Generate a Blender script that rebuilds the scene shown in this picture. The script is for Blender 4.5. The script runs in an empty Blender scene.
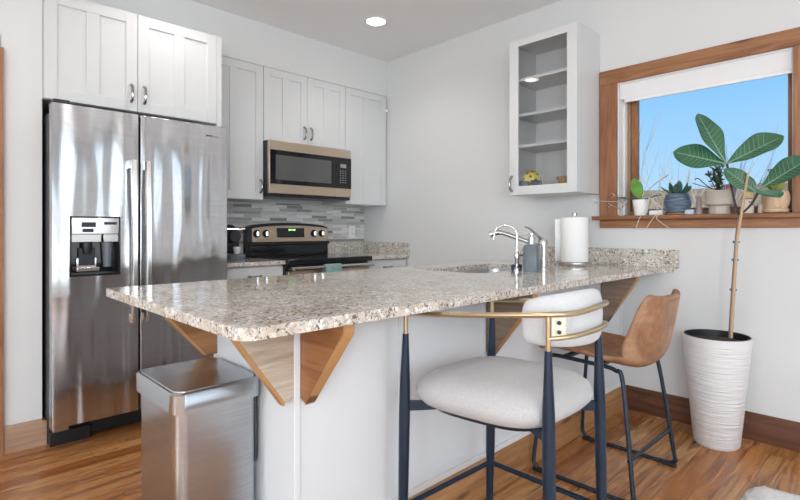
import bpy, bmesh, math, random
from mathutils import Vector, Matrix
random.seed(7)
D = bpy.data; S = bpy.context.scene; COL = S.collection
# ------------------------------------------------------------ camera
cam = D.objects.new('camera', D.cameras.new('camera')); COL.objects.link(cam); S.camera = cam
cam.location = (0, 0, 1.152)
FX, FY = 0.6961, 0.7179                     # forward direction on the floor plan
cam.rotation_euler = (math.pi/2, 0, math.atan2(FY, FX) - math.pi/2)
cam.data.sensor_width = 36; cam.data.lens = 502.26/800*36; cam.data.shift_y = -20.5/800
cam.data.clip_start = .05; cam.data.clip_end = 500
# ------------------------------------------------------------ view
S.view_settings.view_transform = 'Standard'; S.view_settings.look = 'None'
S.view_settings.gamma = 1; S.view_settings.use_curve_mapping = False
S.view_settings.exposure = 0.12
# ------------------------------------------------------------ sky
W = D.worlds.new('sky'); S.world = W; W.use_nodes = True
nt = W.node_tree; nt.nodes.clear()
tc = nt.nodes.new('ShaderNodeTexCoord'); sp = nt.nodes.new('ShaderNodeSeparateXYZ')
rp = nt.nodes.new('ShaderNodeValToRGB'); bg = nt.nodes.new('ShaderNodeBackground'); wo = nt.nodes.new('ShaderNodeOutputWorld')
nt.links.new(tc.outputs['Generated'], sp.inputs[0]); nt.links.new(sp.outputs['Z'], rp.inputs[0])
rp.color_ramp.elements[0].position = 0; rp.color_ramp.elements[0].color = (.50, .74, .95, 1)
rp.color_ramp.elements[1].position = .5; rp.color_ramp.elements[1].color = (.10, .34, .80, 1)
e = rp.color_ramp.elements.new(.22); e.color = (.27, .58, .95, 1)
bg.inputs['Strength'].default_value = 1.0
nt.links.new(rp.outputs[0], bg.inputs[0]); nt.links.new(bg.outputs[0], wo.inputs[0])
# ------------------------------------------------------------ sun, daylight through the windows behind the camera, and added lamps
def area(name, loc, rot, sx, sy, power, col=(1, 1, 1)):
    l = D.lights.new(name, 'AREA'); l.shape = 'RECTANGLE'; l.size = sx; l.size_y = sy; l.energy = power; l.color = col
    o = D.objects.new(name, l); COL.objects.link(o); o.location = loc; o.rotation_euler = rot; return o
sun = D.objects.new('sun', D.lights.new('sun', 'SUN')); COL.objects.link(sun)
sun.data.energy = 3.8; sun.data.angle = .01; sun.data.color = (1, .97, .93)
sun.rotation_euler = (math.radians(55), 0, math.radians(-75))
R90 = math.pi/2
for yc, wd in ((-2.85, .4), (-2.15, .3), (-1.425, .25)):  # lamps outside the invented side slots, bright bands in the fridge doors
    area('unseen_reflection_light', (3.52, yc, 1.275), (math.pi/2, 0, math.pi/2), wd, 2.0, 7*wd/.3, (.87, .945, 1))
# windows of the south wall (light travels +Y) and of the west wall (light travels +X)
area('daylight_south_window', (-1.9, -3.62, 1.45), (R90, 0, 0), 1.3, 1.9, 40, (.87, .945, 1))
area('daylight_south_window', (0.2, -3.62, 1.45), (R90, 0, 0), 1.3, 1.9, 40, (.87, .945, 1))
area('daylight_south_window', (2.1, -3.62, 1.45), (R90, 0, 0), .7, 1.9, 10, (.87, .945, 1))  # narrow unseen window, shaped for its reflection in the fridge door
area('daylight_west_window', (-3.62, 0.9, 1.45), (R90, 0, -R90), 1.3, 1.9, 40, (.87, .945, 1))
area('daylight_west_window', (-3.62, -1.5, 1.45), (R90, 0, -R90), 1.3, 1.9, 40, (.87, .945, 1))

fl = D.objects.new('floor_lamp_glow', D.lights.new('floor_lamp_glow', 'POINT')); COL.objects.link(fl)  # invented point lamp out of view, brightens ceiling and walls
fl.data.energy = 135; fl.data.shadow_soft_size = .28; fl.data.color = (.90, .96, 1); fl.location = (-1.6, -1.6, 1.75)
# ============================================================ helpers
class MB:
    """collects vertices and faces in world coordinates"""
    def __init__(s): s.v = []; s.f = []
    def add(s, vs, fs):
        n = len(s.v); s.v += [tuple(p) for p in vs]; s.f += [tuple(i+n for i in f) for f in fs]; return s
    def box(s, x0, x1, y0, y1, z0, z1):
        if x0 > x1: x0, x1 = x1, x0
        if y0 > y1: y0, y1 = y1, y0
        if z0 > z1: z0, z1 = z1, z0
        return s.add([(x0,y0,z0),(x1,y0,z0),(x1,y1,z0),(x0,y1,z0),(x0,y0,z1),(x1,y0,z1),(x1,y1,z1),(x0,y1,z1)],
                     [(0,3,2,1),(4,5,6,7),(0,1,5,4),(1,2,6,5),(2,3,7,6),(3,0,4,7)])
    def loft(s, rings, cap=True, closed=False):
        n = len(rings[0]); vs = [p for r in rings for p in r]; fs = []
        m = len(rings)
        for i in range(m if closed else m-1):
            a = i*n; b = ((i+1) % m)*n
            for j in range(n): fs.append((a+j, a+(j+1) % n, b+(j+1) % n, b+j))
        if cap and not closed: fs += [tuple(range(n-1, -1, -1)), tuple(range((m-1)*n, m*n))]
        return s.add(vs, fs)
    def tube(s, pts, r, n=10, cap=True, closed=False, flat=None):
        pts = [Vector(p) for p in pts]; m = len(pts)
        rs = r if isinstance(r, (list, tuple)) else [r]*m
        ts = []
        for i in range(m):
            a = pts[(i-1) % m] if (closed or i > 0) else pts[i]
            b = pts[(i+1) % m] if (closed or i < m-1) else pts[i]
            ts.append((b-a).normalized())
        up = Vector((0, 0, 1)) if abs(ts[0].z) < .9 else Vector((1, 0, 0))
        u = ts[0].cross(up).normalized(); rings = []
        for i in range(m):
            u = (u - ts[i]*u.dot(ts[i])).normalized(); w = ts[i].cross(u)
            rings.append([pts[i] + (u*math.cos(2*math.pi*k/n) + w*math.sin(2*math.pi*k/n)*(flat or 1))*rs[i] for k in range(n)])
        return s.loft(rings, cap, closed)
    def lathe(s, cx, cy, prof, n=32, sx=1, sy=1):
        rings = [[(cx+r*sx*math.cos(2*math.pi*k/n), cy+r*sy*math.sin(2*math.pi*k/n), z) for k in range(n)] for r, z in prof]
        return s.loft(rings, True)
    def prism(s, poly, axis, a0, a1):
        # poly in the two other axes, in order
        def P(p, a):
            if axis == 'x': return (a, p[0], p[1])
            if axis == 'y': return (p[0], a, p[1])
            return (p[0], p[1], a)
        return s.loft([[P(p, a0) for p in poly], [P(p, a1) for p in poly]])
    def disc(s, c, nrm, r, depth, n=20, r2=None):
        c = Vector(c); nrm = Vector(nrm).normalized()
        return s.tube([c, c+nrm*depth], [r, r2 or r], n)
    def ball(s, c, r, nu=16, nv=10, sc=(1, 1, 1)):
        rings = []
        for i in range(1, nv):
            t = math.pi*i/nv
            rings.append([(c[0]+sc[0]*r*math.sin(t)*math.cos(2*math.pi*k/nu), c[1]+sc[1]*r*math.sin(t)*math.sin(2*math.pi*k/nu), c[2]-sc[2]*r*math.cos(t)) for k in range(nu)])
        return s.loft(rings, True)

def smooth_path(pts, k=6, closed=False):
    pts = [Vector(p) for p in pts]; m = len(pts); out = []
    for i in range(m if closed else m-1):
        g = lambda j: pts[j % m] if closed else pts[max(0, min(m-1, j))]
        p0, p1, p2, p3 = g(i-1), g(i), g(i+1), g(i+2)
        for q in range(k):
            t = q/k
            out.append(.5*((2*p1)+(-p0+p2)*t+(2*p0-5*p1+4*p2-p3)*t*t+(-p0+3*p1-3*p2+p3)*t**3))
    if not closed: out.append(pts[-1])
    return out

def root_loc(o):
    v = Vector((0, 0, 0))
    while o: v += o.location; o = o.parent
    return v
def part(name, mb, mat, parent=None, bevel=0, seg=2, subdiv=0, ang=40, label=None, loc=None, solid=0):
    me = D.meshes.new(name)
    base = root_loc(parent) if parent else Vector(loc or (0, 0, 0))
    me.from_pydata([tuple(Vector(p)-base) for p in mb.v], [], mb.f)
    bm = bmesh.new(); bm.from_mesh(me); bmesh.ops.recalc_face_normals(bm, faces=bm.faces); bm.to_mesh(me); bm.free()
    me.polygons.foreach_set('use_smooth', [True]*len(me.polygons))
    if not subdiv: me.set_sharp_from_angle(angle=math.radians(ang))
    me.materials.append(mat)
    o = D.objects.new(name, me); COL.objects.link(o)
    if parent: o.parent = parent
    elif loc: o.location = loc
    if solid: md = o.modifiers.new('thickness', 'SOLIDIFY'); md.thickness = solid; md.offset = 0
    if bevel:
        md = o.modifiers.new('bevel', 'BEVEL'); md.width = bevel; md.segments = seg; md.limit_method = 'ANGLE'; md.angle_limit = math.radians(40)
        md.harden_normals = False
    if subdiv: md = o.modifiers.new('sub', 'SUBSURF'); md.levels = subdiv; md.render_levels = subdiv
    if label: o['label'] = label
    return o
def thing(name, loc, label, cat, group=None):
    o = D.objects.new(name, None); COL.objects.link(o); o.location = loc; o.empty_display_size = .05
    return tag(o, label, cat, group)
def tag(o, label, cat, group=None):
    o['label'] = label; o['category'] = cat
    if group: o['group'] = group
    return o
def struct(name, mb, mat, parent=None, **k):
    o = part(name, mb, mat, parent, **k)
    if not parent: o['kind'] = 'structure'
    return o
def ctr(mb):   # base centre of a mesh, for its origin
    xs = [p[0] for p in mb.v]; ys = [p[1] for p in mb.v]; zs = [p[2] for p in mb.v]
    return ((min(xs)+max(xs))/2, (min(ys)+max(ys))/2, min(zs))
def solo(name, mb, mat, label, cat, group=None, **k):
    return tag(part(name, mb, mat, None, loc=ctr(mb), **k), label, cat, group)

# ============================================================ materials
def mat(name, col=(.8, .8, .8), rough=.5, metal=0, **kw):
    m = D.materials.new(name); m.use_nodes = True; b = m.node_tree.nodes['Principled BSDF']
    b.inputs['Base Color'].default_value = (*col, 1); b.inputs['Roughness'].default_value = rough; b.inputs['Metallic'].default_value = metal
    for k, v in kw.items(): b.inputs[k.replace('_', ' ')].default_value = v
    return m
def nodes(m): return m.node_tree.nodes, m.node_tree.links, m.node_tree.nodes['Principled BSDF']
def coords(m, scale=(1, 1, 1), rot=(0, 0, 0), kind='Object'):
    N, L, b = nodes(m); t = N.new('ShaderNodeTexCoord'); mp = N.new('ShaderNodeMapping')
    mp.inputs['Scale'].default_value = scale; mp.inputs['Rotation'].default_value = rot
    L.new(t.outputs[kind], mp.inputs[0]); return mp.outputs[0]
def noise(m, vec, scale, detail=4, rough=.5, dist=0):
    N, L, b = nodes(m); n = N.new('ShaderNodeTexNoise'); n.inputs['Scale'].default_value = scale; n.inputs['Detail'].default_value = detail
    n.inputs['Roughness'].default_value = rough; n.inputs['Distortion'].default_value = dist
    L.new(vec, n.inputs['Vector']); return n.outputs['Fac']
def ramp(m, fac, stops, interp='LINEAR'):
    N, L, b = nodes(m); r = N.new('ShaderNodeValToRGB'); r.color_ramp.interpolation = interp
    els = r.color_ramp.elements
    while len(els) < len(stops): els.new(.5)
    for e, (p, c) in zip(els, stops): e.position = p; e.color = (*c, 1) if len(c) == 3 else c
    L.new(fac, r.inputs[0]); return r.outputs[0]
def mix(m, fac, a, b2, mode='MIX'):
    N, L, b = nodes(m); x = N.new('ShaderNodeMix'); x.data_type = 'RGBA'; x.blend_type = mode
    for s, v in ((x.inputs['Factor'], fac), (x.inputs['A'], a), (x.inputs['B'], b2)):
        if hasattr(v, 'is_output'): L.new(v, s)
        elif isinstance(v, (int, float)): s.default_value = v
        else: s.default_value = (*v, 1)
    return x.outputs['Result']
def bump(m, h, strength, dist=.002):
    N, L, b = nodes(m); x = N.new('ShaderNodeBump'); x.inputs['Strength'].default_value = strength; x.inputs['Distance'].default_value = dist
    L.new(h, x.inputs['Height']); L.new(x.outputs[0], b.inputs['Normal'])
def setcol(m, c): N, L, b = nodes(m); L.new(c, b.inputs['Base Color'])

def wall_mat(name, col):
    m = mat(name, col, .75); v = coords(m); bump(m, noise(m, v, 160, 3), .12, .001); return m
M = {}
M['wall'] = wall_mat('wall_paint', (.70, .705, .70))
M['ceil'] = wall_mat('ceiling_paint', (.90, .90, .90))
M['cab'] = mat('cabinet_white', (.66, .665, .665), .4)
M['cab2'] = mat('island_panel_white', (.72, .74, .76), .4)
M['white'] = mat('white_plastic', (.85, .85, .84), .4)
M['black'] = mat('black_plastic', (.012, .014, .018), .35)
M['gloss'] = mat('black_gloss', (.008, .009, .012), .06)
M['navy'] = mat('navy_metal', (.014, .028, .052), .33, .35)
M['darkblue'] = mat('dark_blue_metal', (.016, .028, .045), .4, .3)
M['brass'] = mat('satin_brass', (.58, .47, .30), .3, 1)
M['chrome'] = mat('chrome', (.82, .82, .82), .09, 1)
M['nickel'] = mat('brushed_nickel', (.52, .51, .49), .22, 1)
M['pull'] = mat('dark_chrome_pull', (.36, .355, .35), .15, 1)
M['bronze_steel'] = mat('warm_steel', (.60, .49, .38), .36, .9)
def steel(name, col, rough, axis, wav, ws, an=0):
    m = mat(name, col, rough, 1)
    if an:
        N, L, b = nodes(m); tg = N.new('ShaderNodeTangent'); tg.direction_type = 'RADIAL'; tg.axis = 'Z'
        L.new(tg.outputs[0], b.inputs['Tangent']); b.inputs['Anisotropic'].default_value = an; b.inputs['Anisotropic Rotation'].default_value = 0.0
    sc = {'z': (260, 260, 3), 'x': (3, 260, 260), 'h': (4, 4, 300)}[axis]
    f = noise(m, coords(m, sc), 1, 2)
    setcol(m, mix(m, .25, col, ramp(m, f, [(.3, tuple(c*.6 for c in col)), (.7, tuple(min(1, c*1.15) for c in col))])))
    if wav:
        N, L, b = nodes(m)
        h = noise(m, coords(m, ws), 1, 1, .4)
        bump(m, h, 1.0, wav)
    return m
M['fridge'] = steel('stainless_door', (.56, .565, .575), .16, 'h', .03, (9, 9, 1.1), .8)
M['steel'] = steel('stainless_can', (.47, .50, .53), .24, 'h', .004, (5, 5, .5), .8)
M['sinksteel'] = steel('sink_steel', (.5, .5, .5), .3, 'x', 0, (1, 1, 1))
# granite
def granite(name, lift=1):
    m = mat(name, (.6, .55, .48), .09)
    v = coords(m)
    big = noise(m, v, 9, 3, .6)
    c = ramp(m, big, [(.3, (.52, .45, .37)), (.5, (.63, .575, .50)), (.72, (.73, .70, .66))])
    mid = noise(m, v, 60, 5, .7, .4)
    c = mix(m, ramp(m, mid, [(.50, (0, 0, 0)), (.60, (.7, .7, .7))]), c, (.42, .35, .28))
    w = noise(m, v, 48, 3, .6, .2)
    c = mix(m, ramp(m, w, [(.54, (0, 0, 0)), (.64, (.85, .85, .85))]), c, (.84, .84, .83))
    N, L, b = nodes(m)
    vo = N.new('ShaderNodeTexVoronoi'); vo.inputs['Scale'].default_value = 150
    dn = N.new('ShaderNodeTexNoise'); dn.inputs['Scale'].default_value = 70; dn.inputs['Detail'].default_value = 3; L.new(v, dn.inputs['Vector'])
    dv = N.new('ShaderNodeVectorMath'); dv.operation = 'MULTIPLY_ADD'; L.new(dn.outputs['Color'], dv.inputs[0]); dv.inputs[1].default_value = (.03, .03, .03); L.new(v, dv.inputs[2]); L.new(dv.outputs[0], vo.inputs['Vector'])
    sepc = N.new('ShaderNodeSeparateColor'); L.new(vo.outputs['Color'], sepc.inputs[0])
    c = mix(m, ramp(m, sepc.outputs[0], [(.0, (.85, .85, .85)), (.10, (.85, .85, .85)), (.12, (0, 0, 0))]), c, (.06, .055, .055))
    c = mix(m, ramp(m, sepc.outputs[1], [(.0, (.6, .6, .6)), (.13, (.6, .6, .6)), (.16, (0, 0, 0))]), c, (.26, .225, .19))
    setcol(m, c); return m
M['granite'] = granite('granite_speckled')
# wood
def wood(name, c1, c2, c3, axis='x', rough=.4, sc=1, knots=False):
    m = mat(name, c2, rough)
    s = {'x': (1.1*sc, 14*sc, 14*sc), 'y': (14*sc, 1.1*sc, 14*sc), 'z': (14*sc, 14*sc, 1.1*sc)}[axis]
    f = noise(m, coords(m, s), 1.6, 6, .62, 1.2)
    c = ramp(m, f, [(.28, c1), (.5, c2), (.72, c3)])
    g = noise(m, coords(m, tuple(a*5 for a in s)), 1.5, 3, .6)
    c = mix(m, ramp(m, g, [(.35, (.28, .28, .28)), (.6, (0, 0, 0))]), c, c1)
    if knots:
        N, L, b = nodes(m); ks = {'x': (2.2, 9, 9), 'y': (9, 2.2, 9), 'z': (9, 9, 2.2)}[axis]
        k = N.new('ShaderNodeTexVoronoi'); k.inputs['Scale'].default_value = 1; L.new(coords(m, ks), k.inputs['Vector'])
        c = mix(m, ramp(m, k.outputs['Distance'], [(.05, (.85, .85, .85)), (.16, (0, 0, 0))]), c, (.07, .03, .015))
    setcol(m, c); return m
M['casing_z'] = wood('cedar_upright', (.20, .075, .03), (.32, .14, .062), (.42, .21, .10), 'z', .45)
M['casing_y'] = wood('cedar_level', (.18, .068, .026), (.33, .145, .062), (.44, .22, .105), 'y', .45, 1, True)
M['base_y'] = wood('baseboard_wood_dark', (.05, .014, .005), (.115, .036, .012), (.19, .068, .024), 'y', .6)
M['base_x'] = wood('baseboard_wood_pine', (.26, .11, .04), (.43, .22, .095), (.54, .32, .16), 'x', .4, 1, True)
M['base_l'] = wood('baseboard_wood_pale', (.28, .155, .095), (.42, .26, .17), (.52, .34, .235), 'x', .45)
M['oak_pale'] = wood('pale_oak', (.30, .22, .155), (.50, .42, .335), (.66, .60, .52), 'x', .5)
M['oak_warm'] = wood('warm_oak', (.18, .068, .022), (.30, .125, .042), (.40, .19, .075), 'y', .45)
M['oak_warmx'] = wood('warm_oak_level', (.18, .068, .022), (.30, .125, .042), (.40, .19, .075), 'x', .45)
M['oak_edge'] = mat('oak_edge_band', (.46, .25, .10), .42)
M['oak_brown'] = wood('brown_oak', (.15, .095, .062), (.25, .175, .125), (.34, .255, .19), 'y', .5)
# floor
def floor_mat():
    m = mat('hickory_floor', (.5, .3, .15), .24); N, L, b = nodes(m)
    v = coords(m)
    br = N.new('ShaderNodeTexBrick'); L.new(v, br.inputs['Vector'])
    br.offset = .37; br.offset_frequency = 3; br.inputs['Scale'].default_value = 1
    br.inputs['Brick Width'].default_value = 1.05; br.inputs['Row Height'].default_value = .088
    br.inputs['Mortar Size'].default_value = .0011; br.inputs['Mortar Smooth'].default_value = .2
    br.inputs['Color1'].default_value = (0, 0, 0, 1); br.inputs['Color2'].default_value = (1, 1, 1, 1); br.inputs['Mortar'].default_value = (.5, .5, .5, 1)
    base = ramp(m, br.outputs['Color'], [(0, (.28, .085, .020)), (.2, (.45, .175, .048)), (.4, (.56, .30, .125)), (.6, (.38, .14, .036)), (.8, (.52, .245, .085)), (1, (.62, .37, .18))])
    # per-plank offset of the grain
    ad = N.new('ShaderNodeVectorMath'); ad.operation = 'MULTIPLY_ADD'
    L.new(br.outputs['Color'], ad.inputs[0]); ad.inputs[1].default_value = (7, 3, 5); L.new(coords(m, (1.3, 20, 1)), ad.inputs[2])
    g = noise(m, ad.outputs[0], 1.7, 7, .64, 1.3)
    c = mix(m, ramp(m, g, [(.40, (.8, .8, .8)), (.52, (0, 0, 0))]), base, (.17, .058, .016))
    c = mix(m, ramp(m, g, [(.58, (0, 0, 0)), (.75, (.6, .6, .6))]), c, (.58, .32, .13))
    ad2 = N.new('ShaderNodeVectorMath'); ad2.operation = 'MULTIPLY_ADD'
    L.new(br.outputs['Color'], ad2.inputs[0]); ad2.inputs[1].default_value = (3, 9, 2); L.new(coords(m, (1.6, 15, 1)), ad2.inputs[2])
    k = noise(m, ad2.outputs[0], 1.2, 3, .5, .8)
    c = mix(m, ramp(m, k, [(.30, (.92, .92, .92)), (.38, (0, 0, 0))]), c, (.05, .018, .008))
    c = mix(m, br.outputs['Fac'], c, (.10, .045, .02))
    setcol(m, c); bump(m, g, .06, .002)
    L.new(ramp(m, g, [(.3, (.34, .34, .34)), (.7, (.22, .22, .22))]), b.inputs['Roughness'])
    return m
M['floor'] = floor_mat()
# mosaic tile on the back wall (tiles run along x, stack along z)
def tile_mat():
    m = mat('mosaic_tile', (.6, .6, .6), .22); N, L, b = nodes(m)
    v = coords(m, (1, 1, 1), (-R90, 0, 0))
    br = N.new('ShaderNodeTexBrick'); L.new(v, br.inputs['Vector']); br.inputs['Scale'].default_value = 1
    br.offset = .43; br.offset_frequency = 2; br.squash = 1.5; br.squash_frequency = 3
    br.inputs['Brick Width'].default_value = .17; br.inputs['Row Height'].default_value = .028
    br.inputs['Mortar Size'].default_value = .0012; br.inputs['Color1'].default_value = (0, 0, 0, 1); br.inputs['Color2'].default_value = (1, 1, 1, 1)
    c = ramp(m, br.outputs['Color'], [(0, (.26, .25, .25)), (.22, (.30, .29, .29)), (.28, (.72, .71, .69)), (.38, (.84, .83, .81)), (.46, (.42, .40, .39)), (.54, (.86, .85, .83)), (.64, (.50, .46, .42)), (.72, (.88, .87, .85)), (.82, (.40, .39, .39)), (1, (.74, .72, .70))])
    g = noise(m, coords(m, (6, 6, 90)), 1, 4, .6, .6)
    c = mix(m, ramp(m, g, [(.38, (.5, .5, .5)), (.55, (0, 0, 0))]), c, (.36, .34, .33))
    c = mix(m, br.outputs['Fac'], c, (.66, .65, .63)); setcol(m, c)
    return m
M['tile'] = tile_mat()
def fabric(name, col, col2, s=350):
    m = mat(name, col, .9); v = coords(m)
    f = noise(m, v, s, 3, .7); c = mix(m, ramp(m, f, [(.35, (0, 0, 0)), (.65, (1, 1, 1))]), col2, col); setcol(m, c)
    bump(m, f, .5, .0015); nodes(m)[2].inputs['Sheen Weight'].default_value = .2; return m
M['boucle'] = fabric('grey_boucle', (.55, .545, .545), (.40, .395, .395))
M['boucle_w'] = fabric('white_boucle', (.64, .65, .66), (.50, .50, .515))
M['towel'] = fabric('teal_cloth', (.25, .40, .37), (.18, .30, .28), 200)
M['rug'] = fabric('white_shag', (.86, .85, .84), (.66, .65, .64), 60)
def leather():
    m = mat('tan_leather', (.4, .2, .1), .42); v = coords(m)
    f = noise(m, v, 9, 6, .65, .5); setcol(m, ramp(m, f, [(.3, (.20, .085, .040)), (.5, (.33, .165, .085)), (.7, (.45, .26, .15))]))
    bump(m, noise(m, v, 180, 3), .25, .001); return m
M['leather'] = leather()
def glass(name, r=.06, tint=(1, 1, 1)):
    m = D.materials.new(name); m.use_nodes = True; n = m.node_tree; n.nodes.clear()
    t = n.nodes.new('ShaderNodeBsdfTransparent'); t.inputs[0].default_value = (*tint, 1)
    g = n.nodes.new('ShaderNodeBsdfGlossy'); g.inputs['Roughness'].default_value = .0
    f = n.nodes.new('ShaderNodeFresnel'); f.inputs['IOR'].default_value = 1.0+r*8
    x = n.nodes.new('ShaderNodeMixShader'); o = n.nodes.new('ShaderNodeOutputMaterial')
    n.links.new(f.outputs[0], x.inputs[0]); n.links.new(t.outputs[0], x.inputs[1]); n.links.new(g.outputs[0], x.inputs[2]); n.links.new(x.outputs[0], o.inputs[0])
    return m
M['glass'] = glass('clear_glass', .05, (.99, .99, .99)); M['pane'] = glass('window_pane', .03)
def emit(name, col, s):
    m = mat(name, (.8, .8, .8)); b = nodes(m)[2]; b.inputs['Emission Color'].default_value = (*col, 1); b.inputs['Emission Strength'].default_value = s; return m
M['lamp'] = emit('lamp_glow', (1, .97, .92), 14)
M['green_led'] = emit('green_led', (.35, 1, .15), 2.0)
M['lcd'] = mat('lcd_window', (.30, .31, .25), .4)
M['vinyl'] = mat('window_vinyl_tan', (.36, .20, .11), .5)
M['jamb'] = mat('window_jamb_white', (.80, .79, .78), .5)
M['shade'] = mat('shade_fabric_white', (.82, .82, .83), .8)
M['mw_glass'] = mat('microwave_window', (.10, .10, .10), .12)
M['grey_rim'] = mat('dark_grey_plastic', (.022, .023, .026), .45)
M['slate'] = mat('slate_grey_resin', (.12, .145, .17), .35)
M['paper'] = mat('paper_towel', (.86, .86, .85), .95)
M['yellow'] = mat('yellow_plastic', (.85, .62, .02), .45)
M['soil'] = mat('potting_soil', (.05, .035, .025), .95)
M['leaf'] = None

# ============================================================ structure
XR = 3.31; YB = 3.95; YS = 3.6; ZC = 2.78
struct('floor', MB().box(-3.7, 3.5, -3.7, 4.1, -.1, 0), M['floor'])
struct('ceiling', MB().box(-3.7, 3.5, -3.7, 4.1, ZC, ZC+.12), M['ceil'])
# right wall with its window opening
WY0, WY1, WZ0, WZ1 = .447, 1.372, 1.24, 2.11
w = MB(); w.box(XR, XR+.19, WY1, 4.1, 0, ZC)
slots = [(-3.05, -2.65), (-2.3, -2.0), (-1.55, -1.3)]  # openings added out of view for the fridge to reflect
yy = -3.7
for a, b in slots: w.box(XR, XR+.19, yy, a, 0, ZC); w.box(XR, XR+.19, a, b, 0, .25); w.box(XR, XR+.19, a, b, 2.3, ZC); yy = b
w.box(XR, XR+.19, yy, WY0, 0, ZC); w.box(XR, XR+.19, WY0, WY1, 0, WZ0-.03); w.box(XR, XR+.19, WY0, WY1, WZ1, ZC)
struct('wall_right', w, M['wall'])
struct('wall_back', MB().box(-3.7, XR, YB, 4.1, 0, ZC), M['wall'])
struct('wall_soffit', MB().box(.5, XR, YS, YB, 2.445, ZC), M['wall'])
struct('wall_left', MB().box(.325, .497, 3.27, YB, 0, ZC), M['wall'])
struct('wall_pantry', MB().box(-3.5, .23, 3.27, 3.4, 0, ZC).box(.23, .325, 3.27, 3.4, 2.15, ZC), M['wall'])
struct('trim_1', MB().box(.235, .332, 3.245, 3.27, 0, 2.08), M['casing_z'])
def windowed(name, axis, pos, a0, a1, holes, z0=.45, z1=2.45):
    w = MB(); edges = [a0]
    for h in holes: edges += [h[0], h[1]]
    edges.append(a1)
    def B(p, q, za, zb):
        if axis == 'y': w.box(p, q, pos-.15, pos, za, zb)
        else: w.box(pos-.15, pos, p, q, za, zb)
    for i in range(0, len(edges), 2): B(edges[i], edges[i+1], 0, ZC)
    for h in holes: B(h[0], h[1], 0, z0); B(h[0], h[1], z1, ZC)
    return struct(name, w, M['wall'])
windowed('wall_front', 'y', -3.5, -3.7, 3.31, [(-2.55, -1.25), (-.45, .85), (1.75, 2.45)])
windowed('wall_west', 'x', -3.5, -3.5, 3.95, [(-2.15, -.85), (.25, 1.55)])
# added unseen curtains at the far end, dark bands for the steel to reflect
def curtain(x0, x1, lab):
    m = MB(); pts = [(x0+(x1-x0)*i/48, -3.42+.022*math.sin(i*1.05)) for i in range(49)]
    m.loft([[(p[0], p[1], z) for p in pts]+[(p[0], p[1]-.006, z) for p in reversed(pts)] for z in (.04, 2.5)])
    solo('curtain', m, M['grey_curtain'], lab, 'curtain')
M['grey_curtain'] = mat('grey_curtain', (.16, .16, .165), .9)
curtain(1.35, 1.75, 'unseen grey floor-length curtain, added for reflections, left of the narrow front window')
curtain(2.45, 2.8, 'unseen grey floor-length curtain, added for reflections, right of the narrow front window')
for k_, (a, b) in enumerate(slots):  # frames around the added, unseen side slots
    struct('window_%d' % (k_+2), MB().box(XR-.02, XR+.02, a-.07, a, .18, 2.37).box(XR-.02, XR+.02, b, b+.07, .18, 2.37).box(XR-.02, XR+.02, a, b, .18, .25).box(XR-.02, XR+.02, a, b, 2.3, 2.37), M['casing_z'])
# baseboards
bb = MB().prism([(XR, 0), (XR-.018, 0), (XR-.018, .136), (XR-.008, .149), (XR, .149)], 'y', -1.44, 1.315)
struct('baseboard_right', bb, M['base_y'])
struct('baseboard_left', MB().prism([(3.27, 0), (3.25, 0), (3.25, .10), (3.262, .14), (3.27, .14)], 'x', .335, .497).box(.497, .515, 3.25, 3.40, 0, .13), M['base_l'])
# backsplash
solo('tile_backsplash', MB().box(1.50, XR-.001, YB-.012, YB-.001, 1.031, 1.384), M['tile'], 'grey and white stacked mosaic tile backsplash behind the range', 'backsplash')

# window
win = MB().box(XR+.10, XR+.165, WY0, WY0+.030, WZ0, WZ1).box(XR+.10, XR+.165, WY1-.045, WY1, WZ0, WZ1)
win.box(XR+.10, XR+.165, WY0+.030, WY1-.045, WZ0, WZ0+.03).box(XR+.10, XR+.165, WY0+.030, WY1-.045, WZ1-.03, WZ1)
wo_ = struct('window_1', win, M['vinyl'], bevel=.004)
part('window_sash', MB().box(XR+.115, XR+.155, WY1-.085, WY1-.045, WZ0+.03, WZ1-.03).box(XR+.115, XR+.155, WY0+.030, WY0+.047, WZ0+.03, WZ1-.03)
     .box(XR+.115, XR+.155, WY0+.047, WY1-.085, WZ0+.03, WZ0+.045), M['casing_z'], wo_, bevel=.003)
part('window_pane', MB().box(XR+.133, XR+.138, WY0+.04, WY1-.08, WZ0+.04, WZ1-.03), M['pane'], wo_)
part('window_jamb', MB().box(XR-.0, XR+.10, WY1-.012, WY1, WZ0, WZ1).box(XR, XR+.10, WY0, WY0+.012, WZ0, WZ1).box(XR, XR+.10, WY0+.012, WY1-.012, WZ1-.012, WZ1)
     .box(XR+.06, XR+.10, WY1-.028, WY1-.012, WZ0, WZ1-.012), M['jamb'], wo_, bevel=.002)
cz = XR-.022
part('casing', MB().box(cz, XR, WY1-.005, WY1+.108, WZ0, WZ1-.002), M['casing_z'], wo_, bevel=.003)
part('casing', MB().box(cz, XR, WY0-.105, WY0+.005, WZ0, WZ1-.002), M['casing_z'], wo_, bevel=.003)
part('casing', MB().box(cz, XR, WY0-.105, WY1+.108, WZ1-.002, WZ1+.09), M['casing_y'], wo_, bevel=.003)
part('window_sill', MB().box(XR-.065, XR+.10, WY0-.14, WY1+.145, WZ0-.026, WZ0), M['casing_y'], wo_, bevel=.006)
part('window_apron', MB().box(cz, XR, WY0-.105, WY1+.105, WZ0-.078, WZ0-.026), M['casing_y'], wo_, bevel=.003)
sh = thing('roller_shade', (XR+.03, (WY0+WY1)/2, 1.99), 'white roller shade drawn up at the top of the window', 'window shade')
part('valance', MB().prism([(XR+.008, 2.098), (XR+.05, 2.098), (XR+.05, 2.0), (XR+.018, 2.0)], 'y', WY0+.014, WY1-.014), M['shade'], sh, bevel=.002)
part('bottom_rail', MB().box(XR+.016, XR+.03, WY0+.014, WY1-.04, 1.978, 2.0), M['white'], sh, bevel=.003)
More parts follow.
